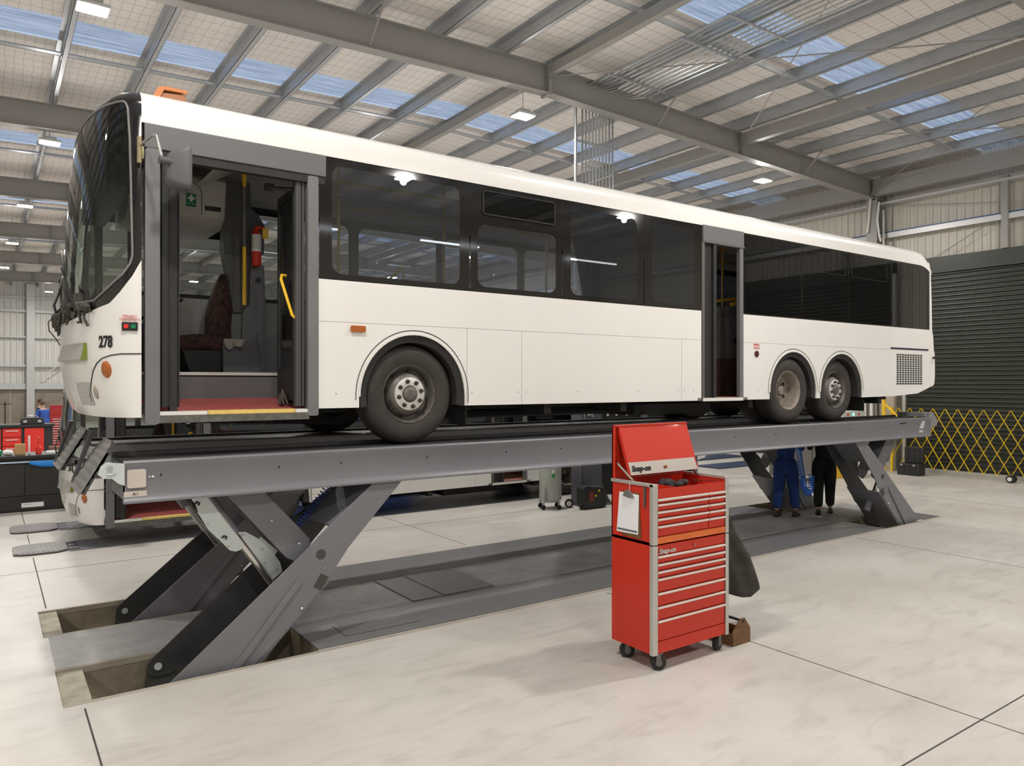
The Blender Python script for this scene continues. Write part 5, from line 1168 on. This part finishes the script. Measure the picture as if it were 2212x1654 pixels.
# ---------------------------------------------------------------- people
skin_m = mat('skin', (0.55, 0.32, 0.22), 0.6)
def skinmesh(name, pts, edges, m, parent, sub=2):
    me = D.meshes.new(name); off = OFF.get(parent.name, Vector((0, 0, 0)))
    me.from_pydata([Vector(p[:3]) for p in pts], edges, []); me.materials.append(m)
    o = D.objects.new(name, me); COL.objects.link(o); o.parent = parent
    md = o.modifiers.new('skin', 'SKIN'); md.use_smooth_shade = True
    sv = me.skin_vertices[0].data
    for i, p in enumerate(pts): sv[i].radius = (p[3], p[4] if len(p) > 4 else p[3]); sv[i].use_root = (i == 0)
    s = o.modifiers.new('round', 'SUBSURF'); s.levels = sub; s.render_levels = sub
    return o
def person(lab, x, y, rot, top_m, leg_m, shoe_m, hair_m, lean=0.0, feet=((0.12, 0.0), (-0.12, 0.05)), arms=None, sole=None, hc=1.0):
    R = thing('person', lab, 'person', (x, y, 0), local=True, rotz=rot)
    def L_(z, fwd=0.0): # lean about the hips
        dz = z-0.95; return (fwd-math.sin(lean)*dz, 0.95+math.cos(lean)*dz)
    (fxL, fyL), (fxR, fyR) = feet
    def P(x, z, r, r2=None, fwd=0.0, ln=True):
        yy, zz = L_(z, fwd) if (ln and z > 0.95) else (fwd, z)
        return (x, yy, zz, r, r2 or r)
    arms = arms or [((0.24, -0.02, 1.18), (0.22, -0.22, 1.02)), ((-0.24, -0.02, 1.18), (-0.22, -0.22, 1.02))]
    def armpt(p, r):
        yy, zz = L_(p[2], p[1]) if p[2] > 0.95 else (p[1], p[2]); return (p[0], yy, zz, r, r)
    # index: 0 pelvis ...
    def skel(k, full):
        pts = [P(0, 0.95, 0.125*k, 0.11*k), P(0, 1.12, 0.135*k, 0.105*k), P(0, 1.30, 0.15*k, 0.115*k), P(0, 1.42, 0.115*k, 0.09*k)]
        e = [(0, 1), (1, 2), (2, 3)]
        for sg, (fx, fy), ar in ((1, feet[0], arms[0]), (-1, feet[1], arms[1])):
            i = len(pts); kx = (0.10*sg+fx)/2
            pts += [P(0.095*sg, 0.86, 0.092*k, 0.10*k), (kx, (fy)/2-0.03, 0.50, 0.064*k, 0.068*k), (fx, fy, 0.12 if not full else 0.10, 0.052*k, 0.055*k)]
            e += [(0, i), (i, i+1), (i+1, i+2)]
            j = len(pts); pts += [P(0.175*sg, 1.40, 0.062*k), armpt(ar[0], 0.047*k), armpt(ar[1], 0.038*k)]; e += [(3, j), (j, j+1), (j+1, j+2)]
            if full:
                h = len(pts); w = pts[j+2]; d = Vector((w[0]-pts[j+1][0], w[1]-pts[j+1][1], w[2]-pts[j+1][2])).normalized()
                palm = Vector(w[:3])+d*0.07; pts.append((*palm, 0.036, 0.018)); e.append((j+2, h))
                sd = Vector((sg, 0, 0)) if abs(d.x) < 0.8 else Vector((0, 1, 0))
                pr = d.cross(sd).normalized(); 
                for q, ln_ in ((-0.027, .066), (-0.009, .078), (0.009, .074), (0.027, .058)):
                    a0 = palm+pr*q+d*0.03; a1 = a0+d*ln_*0.6-sd*0.006; a2 = a1+d*ln_*0.35-sd*0.022
                    n0 = len(pts); pts += [(*a0, .0095, .0095), (*a1, .0085, .0085), (*a2, .007, .007)]; e += [(h, n0), (n0, n0+1), (n0+1, n0+2)]
                n0 = len(pts); t0 = palm-pr*0.035-d*0.02; t1 = t0-pr*0.02+d*0.035-sd*0.01; pts += [(*t0, .011, .011), (*t1, .009, .009)]; e += [(h, n0), (n0, n0+1)]
        if full:
            i = len(pts); pts += [P(0, 1.50, 0.055), P(0, 1.57, 0.062, 0.07, -0.01), P(0, 1.66, 0.078, 0.092, -0.01), P(0, 1.735, 0.062, 0.075, -0.005)]
            e += [(3, i), (i, i+1), (i+1, i+2), (i+2, i+3)]
        return pts, e
    pts, e = skel(0.86, True); skinmesh('body', pts, e, skin_m, R)
    pts, e = skel(1.08, False)
    # split clothing: top and trousers
    tp = [pts[i] for i in (0, 1, 2, 3, 7, 8, 9, 13, 14, 15)]
    tr_ = [pts[i] for i in (0, 4, 5, 6, 10, 11, 12)]
    skinmesh('top', [(p[0], p[1], p[2]-(0.02 if i_ == 0 else 0), p[3]*1.12, p[4]*1.12) for i_, p in enumerate(tp)], [(0, 1), (1, 2), (2, 3), (3, 4), (4, 5), (5, 6), (3, 7), (7, 8), (8, 9)], top_m, R)
    tr2 = [(tr_[0][0], tr_[0][1]-math.sin(lean)*0.1, tr_[0][2]+0.17, .15, .125), (tr_[0][0], tr_[0][1], tr_[0][2]+0.02, .165, .14)]+[(p[0], p[1], max(p[2], 0.13), p[3]*1.42, p[4]*1.35) for p in tr_[1:]]
    skinmesh('trousers', tr2, [(0, 1), (1, 2), (2, 3), (3, 4), (1, 5), (5, 6), (6, 7)], leg_m, R)
    for fx, fy in feet:
        b = MB(); secs = []
        for f, w, h in ((0, .035, .075), (.12, .045, .095), (.35, .045, .09), (.6, .052, .06), (.85, .05, .045), (1, .03, .03)):
            yy = fy+0.09-0.28*f; secs.append([(fx-w, yy, 0.012), (fx-w, yy, h*0.6), (fx-w*0.6, yy, h), (fx+w*0.6, yy, h), (fx+w, yy, h*0.6), (fx+w, yy, 0.012)])
        b.loft(secs, closed=True, caps=True); sh = b.build('shoe', shoe_m, R, smooth=70)
        b = MB(); b.loft([[(s[0][0]-0.003, s[0][1], 0.0), (s[0][0]-0.003, s[0][1], 0.018), (s[-1][0]+0.003, s[0][1], 0.018), (s[-1][0]+0.003, s[0][1], 0.0)] for s in secs], closed=True, caps=True); b.build('shoe_sole', sole or shoe_m, sh, smooth=0)
    hy, hz = L_(1.68, 0.0)
    b = MB(); b.sphere((0, hy+0.012, hz+0.012), 0.098, 16, (0.86, 1.03, 1.0)); bm_ = b.bm
    bmesh.ops.delete(bm_, geom=[v for v in bm_.verts if v.co.y < hy-0.03 and v.co.z < hz+0.035 or v.co.z < hz-0.075], context='VERTS')
    b.build('hair', hair_m, R, smooth=80)
    b = MB(); b.sphere((0, hy-0.105, hz-0.045), 0.014, 8, (.8, 1.2, 1.3)); b.build('nose', skin_m, R)
    for sg in (1, -1):
        b = MB(); b.sphere((0.082*sg, hy-0.0, hz-0.03), 0.026, 8, (.35, .7, 1.2)); b.build('ear', skin_m, R)
        b = MB(); b.sphere((0.03*sg, hy-0.088, hz-0.015), 0.010, 8); b.build('eye', black_ink, R)
    b = MB(); b.box(-0.022, 0.022, hy-0.093, hy-0.088, hz-0.085, hz-0.079); b.build('mouth', mat('lips', (0.35, 0.12, 0.1), 0.5), R)
    return R
dk_hair = mat('dark_brown_hair', (0.05, 0.03, 0.02), 0.8)
blue_ov = mat('navy_blue_overalls', (0.012, 0.045, 0.2), 0.85, var=0.35, vscale=8, bump=0.4, bscale=10)
royal = mat('royal_blue_overalls', (0.035, 0.11, 0.45), 0.85, var=0.2, vscale=8)
black_cl = mat('black_work_trousers', (0.008, 0.009, 0.009), 0.85, var=0.3, vscale=8, bump=0.3, bscale=10)
shoe_b = mat('black_shoe_leather', (0.012, 0.012, 0.013), 0.5)
green_h = mat('dark_green_hoodie', (0.012, 0.035, 0.03), 0.9)
person('mechanic in blue overalls standing under the raised bus, upper body hidden by the runway', 11.68, 8.02, 1.9, blue_ov, blue_ov, shoe_b, dk_hair, 0.05, ((0.14, 0.06), (-0.13, -0.14)), [((0.25, -0.1, 1.2), (0.2, -0.25, 1.35)), ((-0.25, -0.1, 1.2), (-0.2, -0.25, 1.35))])
person('mechanic in black clothes and white-soled shoes standing under the rear of the bus', 12.50, 7.78, -1.0, black_cl, black_cl, shoe_b, dk_hair, 0.08, ((0.10, 0.14), (-0.10, -0.14)), [((0.25, -0.1, 1.2), (0.2, -0.3, 1.3)), ((-0.25, -0.1, 1.2), (-0.2, -0.3, 1.3))], sole=white_m)
person('man in dark green hooded top at the back left, left of the man in blue', 1.62, 34.0, 1.2, green_h, black_cl, shoe_b, dk_hair, 0.05)
person('man in royal blue overalls bending beside the distant tall red tool chest', 1.70, 32.2, 3.5, royal, royal, shoe_b, mat('light_brown_hair', (0.12, 0.08, 0.045), 0.8), 0.30)
coil('spiral_hose', [(11.52, 7.68, 1.46), (11.56, 7.66, 1.05), (11.62, 7.64, 0.70), (11.66, 7.63, 0.55), (11.72, 7.62, 0.47), (11.79, 7.62, 0.47), (11.84, 7.62, 0.55), (11.86, 7.62, 0.78)], 0.048, 46, 0.0085, blue_l, 'bright blue spiral air hose looping down in front of the mechanic in blue')
b = MB(); b.tube([(11.86, 7.62, 0.78), (11.88, 7.62, 1.25), (11.8, 7.7, 1.46)], 0.006, 6); props(b.build('air_line', black_matt), 'thin dark air line rising from the blue spiral hose', 'hose')

# ---------------------------------------------------------------- things on the floor behind the lift
# white-grey pressure tank on wheels
tk = thing('oil_drainer_tank', 'grey upright tank on small wheels standing left of the dark steel post', 'tank', (8.78, 11.15, 0))
tkm = mat('grey_green_tank', (0.36, 0.38, 0.34), 0.4, var=0.06)
b = MB(); b.lathe([(0.13, 0.0), (0.135, 0.15), (0.17, 0.205), (0.22, 0.215), (1.0, 0.215), (1.06, 0.19), (1.09, 0.1), (1.1, 0.0)], (8.78, 11.15, 0), 'z', 32); b.build('tank_shell', tkm, tk, smooth=50)
for a in (0.3, 2.0, 3.4, 4.9):
    x, y = 8.78+0.22*math.cos(a), 11.15+0.22*math.sin(a); b = MB(); b.box(x-0.015, x+0.015, y-0.015, y+0.015, 0.06, 0.2); b.build('tank_leg', steel_gal, tk)
    b = MB(); b.cyl((x, y-0.015, 0.045), (x, y+0.015, 0.045), 0.045, 14); b.build('tank_wheel', dark_rub, tk)
b = MB(); b.cyl((9.10, 10.98, 0.085), (9.14, 11.02, 0.085), 0.085, 20); b.build('tank_wheel', dark_rub, tk)
b = MB(); b.cyl((9.095, 10.975, 0.085), (9.145, 11.025, 0.085), 0.05, 16); b.build('wheel_disc', hub_m, tk)
b = MB(); b.box(8.64, 8.70, 10.915, 10.93, 0.62, 0.70); b.build('green_label', mat('green_label', (0.05, 0.35, 0.08), 0.5), tk)
b = MB(); b.box(8.64, 8.70, 10.915, 10.93, 0.70, 0.76); b.build('white_label', white_m, tk)
b = MB(); b.tube([(8.55, 11.05, 0.15), (8.53, 11.03, 0.35), (8.55, 11.05, 0.42)], 0.02, 6); b.build('drain_valve', steel_gal, tk)
# small black generator case
gn = thing('generator', 'small black portable machine with yellow spots beside the foot of the dark post', 'generator', (9.45, 10.74, 0))
b = MB(); b.prism([(9.2, 0.03), (9.72, 0.0), (9.75, 0.06), (9.75, 0.30), (9.68, 0.40), (9.22, 0.46), (9.16, 0.40), (9.16, 0.08)], 'y', 10.63, 10.83); b.build('case', black_matt, gn, bevel=0.015)
b = MB(); b.box(9.30, 9.42, 10.622, 10.63, 0.14, 0.34); b.build('decal', mat('dark_red_decal', (0.18, 0.03, 0.02), 0.5), gn)
for x, z in ((9.55, 0.34), (9.47, 0.25)):
    b = MB(); b.cyl((x, 10.615, z), (x, 10.63, z), 0.022, 10); b.build('yellow_dot', yellow, gn)
b = MB(); b.cyl((9.18, 10.66, 0.06), (9.18, 10.7, 0.06), 0.06, 14); b.build('wheel', dark_rub, gn)
# steel post with gusset foot and conduit drop
post_m = mat('post_grey_paint', (0.12, 0.12, 0.14), 0.45, var=0.08)
ps = thing('service_post', 'dark grey steel post with gusseted foot seen behind the raised runway', 'post', (9.65, 11.1, 0))
b = MB(); b.box(9.42, 9.96, 11.0, 11.3, 0, 2.9); b.box(9.47, 9.91, 10.985, 11.0, 0.1, 2.9); b.build('post_shaft', post_m, ps, smooth=0)
b = MB(); b.prism([(9.96, 0), (10.2, 0), (9.96, 0.42)], 'y', 11.0, 11.02); b.prism([(11.0, 0), (10.85, 0), (11.0, 0.4)], 'x', 9.93, 9.95); b.box(9.38, 10.22, 10.85, 11.32, 0, 0.012); b.build('foot_gusset', post_m, ps, smooth=0)
b = MB(); b.tube([(9.4, 10.97, 2.1), (9.45, 10.97, 1.95), (9.47, 10.96, 1.72)], 0.01, 6); b.box(9.37, 9.43, 10.95, 10.99, 1.87, 1.92); b.build('valve_line', steel_gal, ps)
b = MB(); b.tube([(9.55, 10.95, 1.77), (9.62, 10.93, 1.80), (9.66, 10.93, 1.74)], 0.025, 8); b.tube([(9.68, 10.94, 1.74), (9.70, 10.94, 1.85), (9.66, 10.94, 1.87)], 0.006, 6); b.build('tap', steel_gal, ps)
cd = thing('conduit_run', 'bundle of parallel galvanised pipes along the roof dropping behind the bus', 'pipes', (10.2, 9, 8.3))
N_ = 11
for i in range(N_):
    xr = 9.75+0.135*i; xd = 9.60 if i == 0 else 9.78+0.0915*(i-1)
    zt = rz(xr)-0.03 if i else rz(xr)-0.05
    b = MB(); r_ = 0.032 if i == 0 else 0.019
    b.tube([(xr, 5.0, zt), (xr, 10.9, zt), (xd, 11.25, zt-0.05), (xd, 11.38, zt-0.2), (xd, 11.38, 2.6 if i < 5 else 1.9)], r_, 8); b.build('pipe', mat('bright_galvanised_pipe', (0.5, 0.52, 0.53), 0.3, metal=0.8), cd)
for y in (10.45, 8.65, 7.65, 5.9):
    b = MB(); b.box(9.62, 11.2, y-0.02, y+0.02, rz(10.4)-0.085, rz(10.4)-0.055); b.build('pipe_support', steel_gal, cd)
b = MB(); b.box(9.58, 10.72, 11.35, 11.42, 7.25, 7.28); b.build('pipe_support', steel_gal, cd)
# hose guns hanging on a dark rack
rk = thing('fluid_rack', 'dark steel rack with small hanging dispensing guns seen between bus and runway', 'rack', (11.5, 11.8, 0))
b = MB(); b.box(10.15, 13.6, 11.85, 12.0, 0, 2.1); b.build('back_board', mat('near_black_board', (0.012, 0.012, 0.012), 0.7), rk, smooth=0)
for x in (10.12, 11.95, 13.6):
    b = MB(); b.box(x-0.06, x+0.06, 11.74, 11.84, 0, 2.3); b.build('rack_upright', post_m, rk, smooth=0)
for x in (10.3, 10.75, 11.0, 11.3, 11.6):
    b = MB(); b.tube([(x, 11.7, 2.05), (x+0.02, 11.7, 1.92), (x+0.05, 11.68, 1.86)], 0.012, 6); b.box(x-0.03, x+0.05, 11.66, 11.72, 1.80, 1.85); g1 = b.build('dispensing_gun', mat('gun_metal', (0.1, 0.1, 0.1), 0.4), rk)
    b = MB(); b.box(x-0.015, x+0.015, 11.66, 11.7, 1.70, 1.80); b.build('gun_nozzle', white_trim, g1)
# second lowered ramp pair far right
for y0_, x0_, x1_, lab in ((13.5, 16.6, 19.6, 'flat dark blue floor ramp plate right of the open chest lid, nearer one'), (15.3, 17.2, 20.0, 'flat dark blue floor ramp plate right of the open chest lid, farther one')):
    b = MB(); b.prism([(x0_, y0_), (x1_, y0_), (x1_, y0_+0.75), (x0_, y0_+0.75)], 'z', 0.0, 0.05)
    props(b.build('floor_ramp', mat('slate_blue_plate', (0.05, 0.07, 0.13), 0.4)), lab, 'floor plate')
    
# control console on casters with lit panel
cc = thing('control_console', 'grey control cabinet on casters behind the mechanics', 'cabinet', (16.3, 10.6, 0))
b = MB(); b.box(15.5, 16.9, 10.45, 11.1, 0.16, 1.15); b.build('cabinet_body', mat('mid_grey_cabinet', (0.2, 0.19, 0.18), 0.5), cc, bevel=0.01)
for x in (15.65, 16.75):
    for y in (10.55, 11.0):
        b = MB(); b.cyl((x, y-0.03, 0.08), (x, y+0.03, 0.08), 0.08, 14); b.build('caster', dark_rub, cc)
pn = thing('lift_control_panel', 'pale lift control box with red buttons and a green light on a yellow stand', 'control panel', (18.0, 10.6, 0))
b = MB(); b.box(17.55, 18.55, 10.4, 10.75, 1.30, 1.68); b.build('box', mat('pale_control_box', (0.6, 0.63, 0.6), 0.4), pn, bevel=0.01)
b = MB(); b.prism([(17.35, 0.0), (17.9, 0.0), (17.6, 1.6), (17.5, 1.6)], 'y', 10.5, 10.6); b.build('yellow_stand', yellow, pn)
b = MB(); b.box(18.0, 18.4, 10.5, 10.65, 0, 1.3); b.build('leg', black_matt, pn)
for x, m in ((17.75, red2), (18.25, red2), (18.0, mat('lit_green_lens', (0.1, 0.8, 0.6), 0.3, emit=(0.2, 1.0, 0.7), estr=2.0))):
    b = MB(); b.cyl((x, 10.38, 1.6), (x, 10.4, 1.6), 0.03, 10); b.build('button', m, pn)
# pipes and board by the column
for y, r, lab, m in ((11.45, 0.07, 'thick white downpipe beside the wall column, leftmost', white_trim), (11.25, 0.05, 'white downpipe beside the wall column, middle one', white_trim), (11.05, 0.04, 'thin white downpipe beside the wall column, right one', white_trim)):
    b = MB(); b.cyl((20.05, y, 0), (20.05, y, 2.6), r, 12); props(b.build('downpipe', m), lab, 'pipe')
b = MB(); b.box(20.28, 20.42, 10.55, 10.98, 0, 2.9); props(b.build('pale_wall_board', mat('beige_board', (0.42, 0.38, 0.3), 0.6), smooth=0), 'beige board standing between the column and the roller shutter', 'board')
b = MB(); b.cyl((19.9, 10.62, 0), (19.9, 10.62, 2.1), 0.05, 10); b.tube([(19.9, 10.62, 1.85), (19.9, 10.30, 1.55), (19.9, 10.2, 1.2)], 0.035, 8); props(b.build('yellow_guard_rail', yellow), 'yellow rail post next to the roller shutter edge', 'rail')
b = MB()
for pts in ([(20.08, 11.0, 7.8), (20.08, 11.1, 7.5), (20.08, 11.15, 6.9), (20.07, 11.18, 6.6)], [(20.08, 10.85, 7.4), (20.08, 10.9, 6.9), (20.08, 10.85, 6.5), (20.08, 10.80, 6.3)]): b.tube(pts, 0.03, 6)
props(b.build('loose_cable', white_trim), 'pale loose cables looping beside the top of the wall column', 'cable')
b = MB(); b.tube([(20.3, 10.85, 7.2), (20.28, 10.80, 3.0)], 0.03, 6); props(b.build('wall_conduit', white_trim), 'white vertical conduit running down right of the wall column', 'pipe')
# expanding barrier
bar_ = thing('expanding_barrier', 'yellow expanding lattice barrier on wheels in front of the dark roller shutter', 'barrier', (20.1, 8.0, 0))
nb = 22
for k in range(nb):
    yt = 10.33-0.30*k
    for s in (1, -1):
        y0_, y1_ = yt, yt+0.9*s*-1
        za, zb_ = 1.73, 0.13
        if y1_ > 10.5:      # clipped at the end post
            f = (10.5-y0_)/(y1_-y0_); y1_ = 10.5; zb_ = 1.73-1.6*f
        b = MB(); b.bar((20.1+0.012*s, y0_, za), (20.1+0.012*s, y1_, zb_), 0.006, 0.045, up=(1, 0, 0)); b.build('lattice_bar', yellow_b, bar_, smooth=0)
for y in (7.62, 4.0):
    b = MB(); b.cyl((20.0, y, 0.09), (20.2, y, 0.09), 0.09, 20); b.build('barrier_wheel', dark_rub, bar_, smooth=40)
    b = MB(); b.cyl((19.985, y, 0.09), (20.0, y, 0.09), 0.05, 16); b.build('wheel_centre', white_trim, bar_)
b = MB(); b.box(20.07, 20.13, 10.48, 10.53, 0.0, 1.75); b.build('end_post', yellow_b, bar_)
# black cases by the shutter
for (x0_, x1_, y0_, y1_, z0_, z1_, lab) in ((19.50, 19.85, 9.50, 10.06, 0, 0.30, 'black plastic tool case lying on the floor by the barrier'), (19.72, 19.83, 9.50, 9.98, 0.305, 0.72, 'black ribbed case lid standing on the lower black case')):
    t = thing('tool_case', lab, 'case', ((x0_+x1_)/2, (y0_+y1_)/2, z0_))
    b = MB(); b.box(x0_, x1_, y0_, y1_, z0_, z1_); b.build('shell', black_matt, t, bevel=0.02)
    b = MB()
    for k in range(3): b.box(x0_-0.012, x0_, y0_+0.08+0.15*k, y0_+0.12+0.15*k, z0_+0.06, z1_-0.04)
    b.build('shell_rib', mat('dark_rib', (0.03, 0.03, 0.03), 0.4), t)
    for yy in (y0_+0.12, y1_-0.12):
        b = MB(); b.box(x0_-0.02, x0_, yy-0.03, yy+0.03, z1_-0.05, z1_-0.01); b.build('latch', alu if z0_ == 0 else black_matt, t)
# bits on the end of the far runway
b = MB(); b.prism([(13.1, 1.815), (13.75, 1.815), (13.7, 1.87), (13.45, 1.9), (13.15, 1.88)], 'y', 8.4, 9.0); props(b.build('rubber_block', black_matt, bevel=0.02), 'black rubber wheel block lying on the far runway end', 'block')

# ---------------------------------------------------------------- bench and cabinets at the left
bn = thing('workbench', 'long black workbench cabinet behind the left floor ramps', 'workbench', (0.2, 16.9, 0))
bb = mat('black_bench_steel', (0.022, 0.021, 0.018), 0.45, var=0.3, vscale=6)
b = MB(); b.box(-2.2, 2.0, 16.54, 17.3, 0.0, 1.0); b.build('carcass', bb, bn)
b = MB(); b.box(-2.25, 2.05, 16.46, 17.35, 1.0, 1.05); b.build('bench_top', black_matt, bn, bevel=0.005)
for x0_, x1_ in ((-2.1, -1.1), (-1.09, -0.3), (-0.29, 0.55), (0.56, 1.4)):
    b = MB(); b.box(x0_, x1_, 16.515, 16.54, 0.30, 0.88); b.build('cupboard_door', bb, bn, bevel=0.004)
b = MB(); b.box(-2.1, 1.9, 16.515, 16.54, 0.03, 0.28); dr = b.build('bottom_drawer', bb, bn, bevel=0.004)
b = MB(); b.box(0.52, 0.85, 16.505, 16.515, 0.21, 0.25); b.build('recessed_handle', black_ink, dr)
b = MB(); b.box(0.50, 0.85, 16.508, 16.515, 0.08, 0.165); lb = b.build('white_label', white_m, dr)
b = MB(); b.box(0.53, 0.68, 16.505, 16.508, 0.13, 0.14); b.build('label_print', mat('grey_print', (0.3, 0.3, 0.33), 0.6), lb)
b = MB(); b.box(-2.2, 1.2, 16.50, 16.515, 0.915, 0.94); props(b.build('tape_strip', mat('pale_blue_strip', (0.45, 0.6, 0.75), 0.4)), 'pale blue strip along the upper edge of the black bench front', 'strip')
b = MB(); b.grid(lambda u, v: (0.62+0.65*u, 16.485-0.01*math.sin(u*7), 0.935-v*(0.05+0.07*math.sin(PI*u))), [i/12 for i in range(13)], [0, .5, 1]); props(b.build('blue_cloth', mat('blue_cloth', (0.02, 0.22, 0.65), 0.7), solid=0.004), 'blue cloth hanging over the front edge of the black bench', 'cloth')
b = MB(); b.box(0.40, 0.57, 16.7, 16.85, 1.052, 1.25); props(b.build('cardboard_box', mat('cardboard', (0.45, 0.28, 0.12), 0.8), bevel=0.004), 'brown cardboard box standing on the black bench', 'box')
b = MB()
for i in range(6): b.sphere((0.28+random.uniform(-.06, .06), 16.7+random.uniform(-.04, .04), 1.102), 0.05, 8)
props(b.build('white_rag', white_m), 'crumpled white rag on the black bench left of the cardboard box', 'rag')
b = MB(); b.box(0.02, 0.20, 16.65, 16.8, 1.052, 1.15); props(b.build('green_tub', mat('green_plastic', (0.0, 0.22, 0.08), 0.4), bevel=0.01), 'green plastic tub at the left end of the bench top', 'tub')
b = MB(); b.lathe([(0, 0.05), (0.12, 0.05), (0.16, 0.015), (0.28, 0.012), (0.30, 0.03), (0.32, 0.0)], (0.78, 16.75, 1.052), 'z', 12); props(b.build('red_bottle_jack', red2), 'small red jack standing on the black bench', 'jack')
b = MB(); b.box(0.9, 1.3, 16.6, 16.8, 1.052, 1.10); props(b.build('white_tray', white_m, bevel=0.005), 'flat pale tray on the bench right of the red jack', 'tray')
b = MB(); b.box(0.95, 1.15, 16.85, 17.0, 1.052, 1.17); props(b.build('brown_carton', mat('brown_carton', (0.2, 0.1, 0.06), 0.7), bevel=0.005), 'small brown carton behind the pale tray on the bench', 'box')
b = MB(); b.cyl((0.63, 16.8, 1.052), (0.63, 16.8, 1.40), 0.018, 8); props(b.build('white_tube', white_m), 'thin upright white tube on the bench in front of the red cabinet', 'tube')
# red cabinets further back
rc = thing('red_drawer_cabinet', 'row of bright red cabinets with black worktop in the left background', 'cabinet', (0.7, 29.3, 0))
b = MB(); b.box(-3.0, 1.75, 29.05, 29.9, 0, 0.96); b.build('carcass', black_matt, rc)
b = MB(); b.box(-3.0, 1.8, 28.95, 29.95, 0.96, 1.04); b.build('worktop', black_matt, rc)
for i, x0_ in enumerate((-1.45, -0.55, 0.37, )):
    for j in range(3):
        b = MB(); b.box(x0_, x0_+0.5, 29.0, 29.05, 0.07+0.29*j, 0.34+0.29*j); d_ = b.build('drawer', red2, rc, bevel=0.004)
        b = MB(); b.box(x0_+0.08, x0_+0.42, 28.97, 29.0, 0.25+0.29*j, 0.275+0.29*j); b.build('drawer_pull', white_trim, d_)
for x0_ in (0.96, -0.02):
    b = MB(); b.box(x0_, x0_+(0.54 if x0_ > .5 else .34), 29.0, 29.05, 0.07, 0.92); b.build('cupboard_door', red2, rc, bevel=0.004)
tbx = thing('toolbox', 'black toolbox with silver latches on top of the distant red cabinets', 'tool box', (1.15, 29.2, 1.04))
b = MB(); b.prism([(0.85, 1.04), (1.52, 1.04), (1.50, 1.22), (1.38, 1.26), (0.97, 1.26), (0.87, 1.22)], 'y', 29.05, 29.35); b.build('shell', black_matt, tbx, bevel=0.01)
for x in (0.98, 1.38):
    b = MB(); b.box(x-0.05, x+0.05, 29.03, 29.05, 1.10, 1.18); b.build('latch', steel_gal, tbx)
b = MB(); b.tube([(1.02, 29.2, 1.25), (1.06, 29.2, 1.32), (1.3, 29.2, 1.32), (1.34, 29.2, 1.25)], 0.015, 6); b.build('carry_handle', alu, tbx)
ch = thing('distant_tool_chest', 'distant tall dark red tool chest stack with many drawers behind the bus nose', 'tool chest', (2.0, 31.2, 0))
b = MB(); b.box(1.80, 2.30, 31.0, 31.5, 0.12, 1.20); b.box(1.80, 2.30, 31.3, 31.5, 1.2, 1.6); b.build('body', mat('dark_red_chest', (0.4, 0.02, 0.02), 0.4), ch)
for k in range(11):
    z = 0.25+0.085*k; b = MB(); b.box(1.86, 2.24, 30.97, 31.0, z, z+0.022); b.build('drawer_pull', white_trim, ch, smooth=0)
for x in (1.88, 2.22):
    b = MB(); b.cyl((x, 31.05, 0.06), (x, 31.1, 0.06), 0.06, 10); b.build('caster', dark_rub, ch)
b = MB()
for i in range(5): b.sphere((1.66+random.uniform(-.04, .12), 30.2, 0.92+random.uniform(-.08, .05)), 0.07, 8)
b.tube([(1.62, 30.2, 0.95), (1.6, 30.2, 0.5), (1.6, 30.2, 0.05)], 0.03, 6)
props(b.build('pink_cloth', mat('pink_cloth', (0.65, 0.15, 0.2), 0.8)), 'pink cloth hung on a pale stand left of the distant tool chest', 'cloth')
for x, lab in ((0.75, 'thin black stand against the pale concrete wall, right one'), (0.0, 'thin black stand against the pale concrete wall at the photo edge')):
    b = MB(); b.box(x-0.03, x+0.03, 50, 50.06, 0, 1.35); b.box(x-0.35, x+0.35, 50, 50.06, 1.2, 1.24); props(b.build('thin_stand', black_matt), lab, 'stand')
b = MB(); b.box(5.5, 9.0, 17.2, 18.6, 0, 1.95); props(b.build('blue_machine', mat('blue_machine_paint', (0.02, 0.12, 0.5), 0.4), bevel=0.05), 'large blue machine seen through the lower bus windows', 'machine')
for i, (x, y, lab) in enumerate(((2.6, 17.5, 'black steel rack seen left under the raised bus nose'),)):
    t = thing('storage_rack', lab, 'rack', (x, y, 0))
    for dx in (0, 0.9, 1.8):
        b = MB(); b.box(x+dx-0.05, x+dx+0.05, y-0.05, y+0.05, 0, 2.3); b.build('rack_upright', black_matt, t)
    for z in (0.9, 1.35, 1.85):
        b = MB(); b.box(x, x+1.8, y-0.2, y+0.4, z, z+0.04); b.build('rack_shelf', black_matt, t)
b = MB(); b.box(3.3, 3.75, 17.35, 17.7, 1.395, 1.68); props(b.build('white_machine', mat('white_blue_case', (0.6, 0.66, 0.72), 0.4), bevel=0.03), 'small white machine on the black rack shelf', 'machine')
